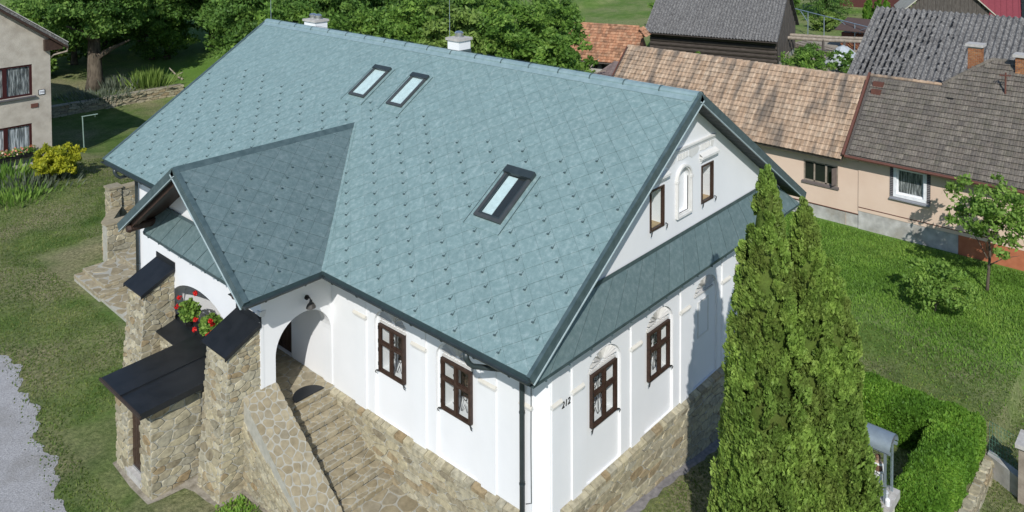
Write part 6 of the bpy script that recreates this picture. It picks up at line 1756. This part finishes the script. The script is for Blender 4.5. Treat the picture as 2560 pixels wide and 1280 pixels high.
m = MB(); m.prism([(10.48, -7.12, .85), (11.22, -7.12, .85), (11.22, -6.43, .85), (10.48, -6.43, .85)], (0, 0, .10)); m.obj('cap', MT['concrete'], fp)
fe = thing('wire_fence', (11.1, -6.1, 0), 'fine green wire mesh fence between hedge and concrete pillar', 'fence')
m = MB(); a = Vector((11.3, -5.72, 0)); b = Vector((11.0, -6.5, 0))
for k in range(12): p = a.lerp(b, k / 11); m.tube([p + Vector((0, 0, -.05)), p + Vector((0, 0, .8))], .004, 4)
for k in range(8): m.tube([a + Vector((0, 0, k * .115)), b + Vector((0, 0, k * .115))], .004, 4)
m.obj('mesh', plain('green_wire', (.10, .22, .16), .5), fe)

# ================================================================== farmyard at the upper right
lr = thing('log_rails', (54, 14, 0), 'two weathered log rails on posts between the log barn and corrugated barn', 'fence')
p0, p1 = Vector((55.0, 18.4, 0)), Vector((57.4, 11.9, 0))
for dz, off in ((1.95, 0), (2.05, 1.1)):
    a = p0 + Vector((off, .2, gz_(55, 18) + dz)); b = p1 + Vector((off, 0, gz_(57, 12) + dz)); MB().tube([a, a.lerp(b, .5) + Vector((0, 0, -.06)), b], [.15, .14, .12], 8).obj('rail', MT['palewood'], lr)
for t in (.42, .66):
    q = p0.lerp(p1, t); MB().tube([(q.x, q.y, gz_(q.x, q.y) - .2), (q.x, q.y, gz_(q.x, q.y) + 1.95)], .11, 8).obj('post', MT['oldwood'], lr)
pf = thing('pole_frame', (64, 17, 0), 'grey steel pole frame with diagonal braces beyond the log rails', 'frame')
p0, p1 = Vector((67, 23.3, 0)), Vector((60.5, 13.0, 0))
zt = gz_(64, 18) + 2.2
MB().tube([p0 + Vector((0, 0, zt + .4)), p1 + Vector((0, 0, zt))], .05, 6).obj('top_rail', MT['galv'], pf)
for t in (.25, .45, .8):
    q = p0.lerp(p1, t); MB().tube([(q.x, q.y, gz_(q.x, q.y) - .2), (q.x, q.y, zt + .4 - .4 * t)], .05, 6).obj('post', MT['galv'], pf)
for t, dt in ((.25, -.1), (.8, -.16), (.8, .16)):
    q = p0.lerp(p1, t); r = p0.lerp(p1, t + dt); MB().tube([(q.x, q.y, zt - .7), (r.x, r.y, zt + .4 - .4 * t)], .035, 6).obj('brace', MT['galv'], pf)
yd_ = MB(); pts = [(52, 15.5), (64, 20), (66, 15), (60, 11), (50, 8.5), (46, 9)]
o = mk('yard_earth', [(x, y, gz_(x, y) + .05) for x, y in pts], [list(range(6))], MT['soil']); tag(o, 'bare yard earth between the barns', None, kind='structure')
tp = thing('tarpaulin_heap', (56.3, 13.6, gz_(56, 13)), 'heap under a crumpled silver-grey tarpaulin', 'tarpaulin')
r7 = np.random.default_rng(4); nx2, ny2 = 16, 20; vs = []; fs = []
for i in range(nx2):
    for j in range(ny2):
        u = i / (nx2 - 1) * 2 - 1; v = j / (ny2 - 1) * 2 - 1
        z = 1.25 * max(0, (1 - abs(u) ** 3)) * max(0, 1 - abs(v) ** 4) * (1 + .25 * math.sin(v * 5)) + r7.uniform(-.08, .08)
        vs.append((56.3 + u * 1.3, 13.6 + v * 1.9, gz_(56, 13) + max(0, z)))
for i in range(nx2 - 1):
    for j in range(ny2 - 1): k = i * ny2 + j; fs.append([k, k + 1, k + ny2 + 1, k + ny2])
mk('sheet', vs, fs, plain('silver_tarpaulin', (.42, .45, .47), .35, .5), tp)
ws = thing('wood_store', (62.5, 14.7, gz_(62, 14)), 'small brown-roofed wood store filled with split orange firewood', 'shed')
z = gz_(62.5, 14.7)
MB().box(62.0, 64.0, 13.1, 16.3, z, z + 1.5).obj('stack_core', MT['rust'], ws)
r8 = random.Random(9)
for k in range(46):
    y = 13.2 + r8.random() * 3.0; zz = z + .1 + r8.random() * 1.35
    MB().beam((61.93, y - .12, zz), (61.93, y + .16, zz + .22), .06, .06).obj('firewood', MT['brick'], ws)
MB().prism([(61.2, 12.8, z + 1.75), (61.2, 16.6, z + 1.75), (64.3, 16.6, z + 2.5), (64.3, 12.8, z + 2.5)], (0, 0, .08)).obj('roof', plain('brown_felt', (.09, .06, .05), .8), ws)
bd = thing('board_stack', (60.5, 18.0, gz_(60, 18)), 'long stack of grey boards lying in the farmyard', 'boards')
for k in range(9):
    z = gz_(60, 18) + .15 + (k // 3) * .12; x = 58.5 + (k % 3) * .9
    MB().beam((x + 2.5, 20.8 - k * .1, z), (x - .5, 14.6 + k * .12, z), .5, .08).obj('board', MT['palewood'], bd)
lp = thing('lumber_pile', (33.6, 24.6, gz_(33.6, 24.6)), 'tangled pile of grey lattice boards before the orange-tiled shed', 'boards')
r9 = random.Random(12); z = gz_(33.6, 24.6)
for k in range(44):
    a = Vector((33.0 + r9.random() * 1.4, 23.4 + r9.random() * 2.6, z + .2 + r9.random() * 1.9)); d = Vector((r9.gauss(0, .5), r9.gauss(0, .8), r9.gauss(.5, .5))).normalized()
    MB().beam(a, a + d * r9.uniform(.8, 1.9), .09, .04).obj('board', MT['palewood'], lp)
le = thing('rusty_lean_to', (34.9, 21.4, .2), 'low lean-to with a rusty corrugated roof and red sheet between the houses', 'shed')
MB().box(34.0, 36.0, 19.4, 23.2, -.1, 1.95).obj('wall', MT['found'], le)
corrugated(le, (33.5, 19.2, 2.05), (0, 1, 0), Vector((2.9, 0, .75)), 4.4, 3.0, sheet=1.05, rows=1, pitch=.175, amp=.03, seed=9, m=mat('rusty_sheet', [(.3, (.10, .075, .07)), (.7, (.22, .17, .155))], 4, .85))
MB().prism([(33.7, 20.0, 2.3), (33.7, 21.3, 2.25), (34.5, 21.2, 2.9), (34.7, 20.2, 2.85)], (0, 0, -.05)).obj('red_sheet', MT['redpaint'], le)

# ================================================================== grass that stands up from the lawns
def blades(name, label, N, region, h, seed, m, lw=.02, dens=None):
    R = np.random.default_rng(seed); x0, x1, y0, y1 = region
    x = R.uniform(x0, x1, N); y = R.uniform(y0, y1, N)
    if dens is not None:
        k = R.random(N) < dens(x, y); x, y = x[k], y[k]; N = len(x)
    z = ground_np(x, y)
    d = unit(np.stack([R.normal(size=N) * .5, R.normal(size=N) * .5, np.ones(N)], -1)); L = h * R.uniform(.5, 1.2, N)
    P = np.stack([x, y, z - .01], -1) + d * (L * .5)[:, None]
    s = unit(np.cross(d, R.normal(size=(N, 3))))
    big = .5 + .5 * np.sin(x * .9 + 1.3 * np.sin(y * .7)) * np.cos(y * .8)
    tn = np.clip(.55 * R.random(N) + .4 * big, 0, 1)
    o = quads(name, P, d * (L * .5)[:, None], s * (lw * R.uniform(.6, 1.3, N))[:, None], tn, m)
    tag(o, label, 'grass', kind='stuff')
def outside(x, y):
    k = np.ones_like(x)
    k[(x > -.2) & (x < W + .2) & (y > -.45) & (y < LW + .2)] = 0
    k[(x > -4.8) & (x < .1) & (y > 4.0) & (y < 12.8)] = 0
    k[(x > -2.7) & (x < .1) & (y > -1.2) & (y < 4.2)] = 0
    k[(x > -1.4) & (x < 3.3) & (y > 13.8) & (y < 25.4)] = 0
    ex = np.interp(y, [e[1] for e in edge], [e[0] for e in edge])
    k[x < ex + .05] = 0
    return k
blades('lawn_grass', 'short mown grass left of the white house', 150000, (-6, 9, 6, 38), .07, 1, MT['blade'], .016, outside)
blades('rough_grass', 'lush bright green rough grass below the pink wall', 130000, (12.0, 23.7, -7.5, 9), .13, 2, MT['blade_green'], .017, lambda x, y: np.clip((x - 14.4 + .7 * np.sin(y * 1.3)) / 4.5, .03, 1))
blades('side_grass', 'mown grass around the hedge and thujas', 60000, (1, 16, -9, 0), .06, 3, MT['blade'], .014, lambda x, y: outside(x, y) * ~((x > 6.7) & (x < 11.3) & (y > -5.85) & (y < -4.6)))
blades('edge_grass', 'ragged grass creeping over the gravel edge', 9000, (-7.2, -3.8, 6, 30), .09, 5, MT['blade'], .02, lambda x, y: np.exp(-((x - np.interp(y, [e[1] for e in edge], [e[0] for e in edge]) + .05) / .22) ** 2))
# weeds at the foot of the stone walls
blades('wall_weeds', 'green weeds at the foot of the buttress and parapet', 700, (-3.5, -2.7, 6.2, 7.15), .13, 4, MT['blade_green'], .03, lambda x, y: np.exp(-((x + 3.1) ** 2 + (y - 6.6) ** 2) * 6))
bpy.context.view_layer.update()
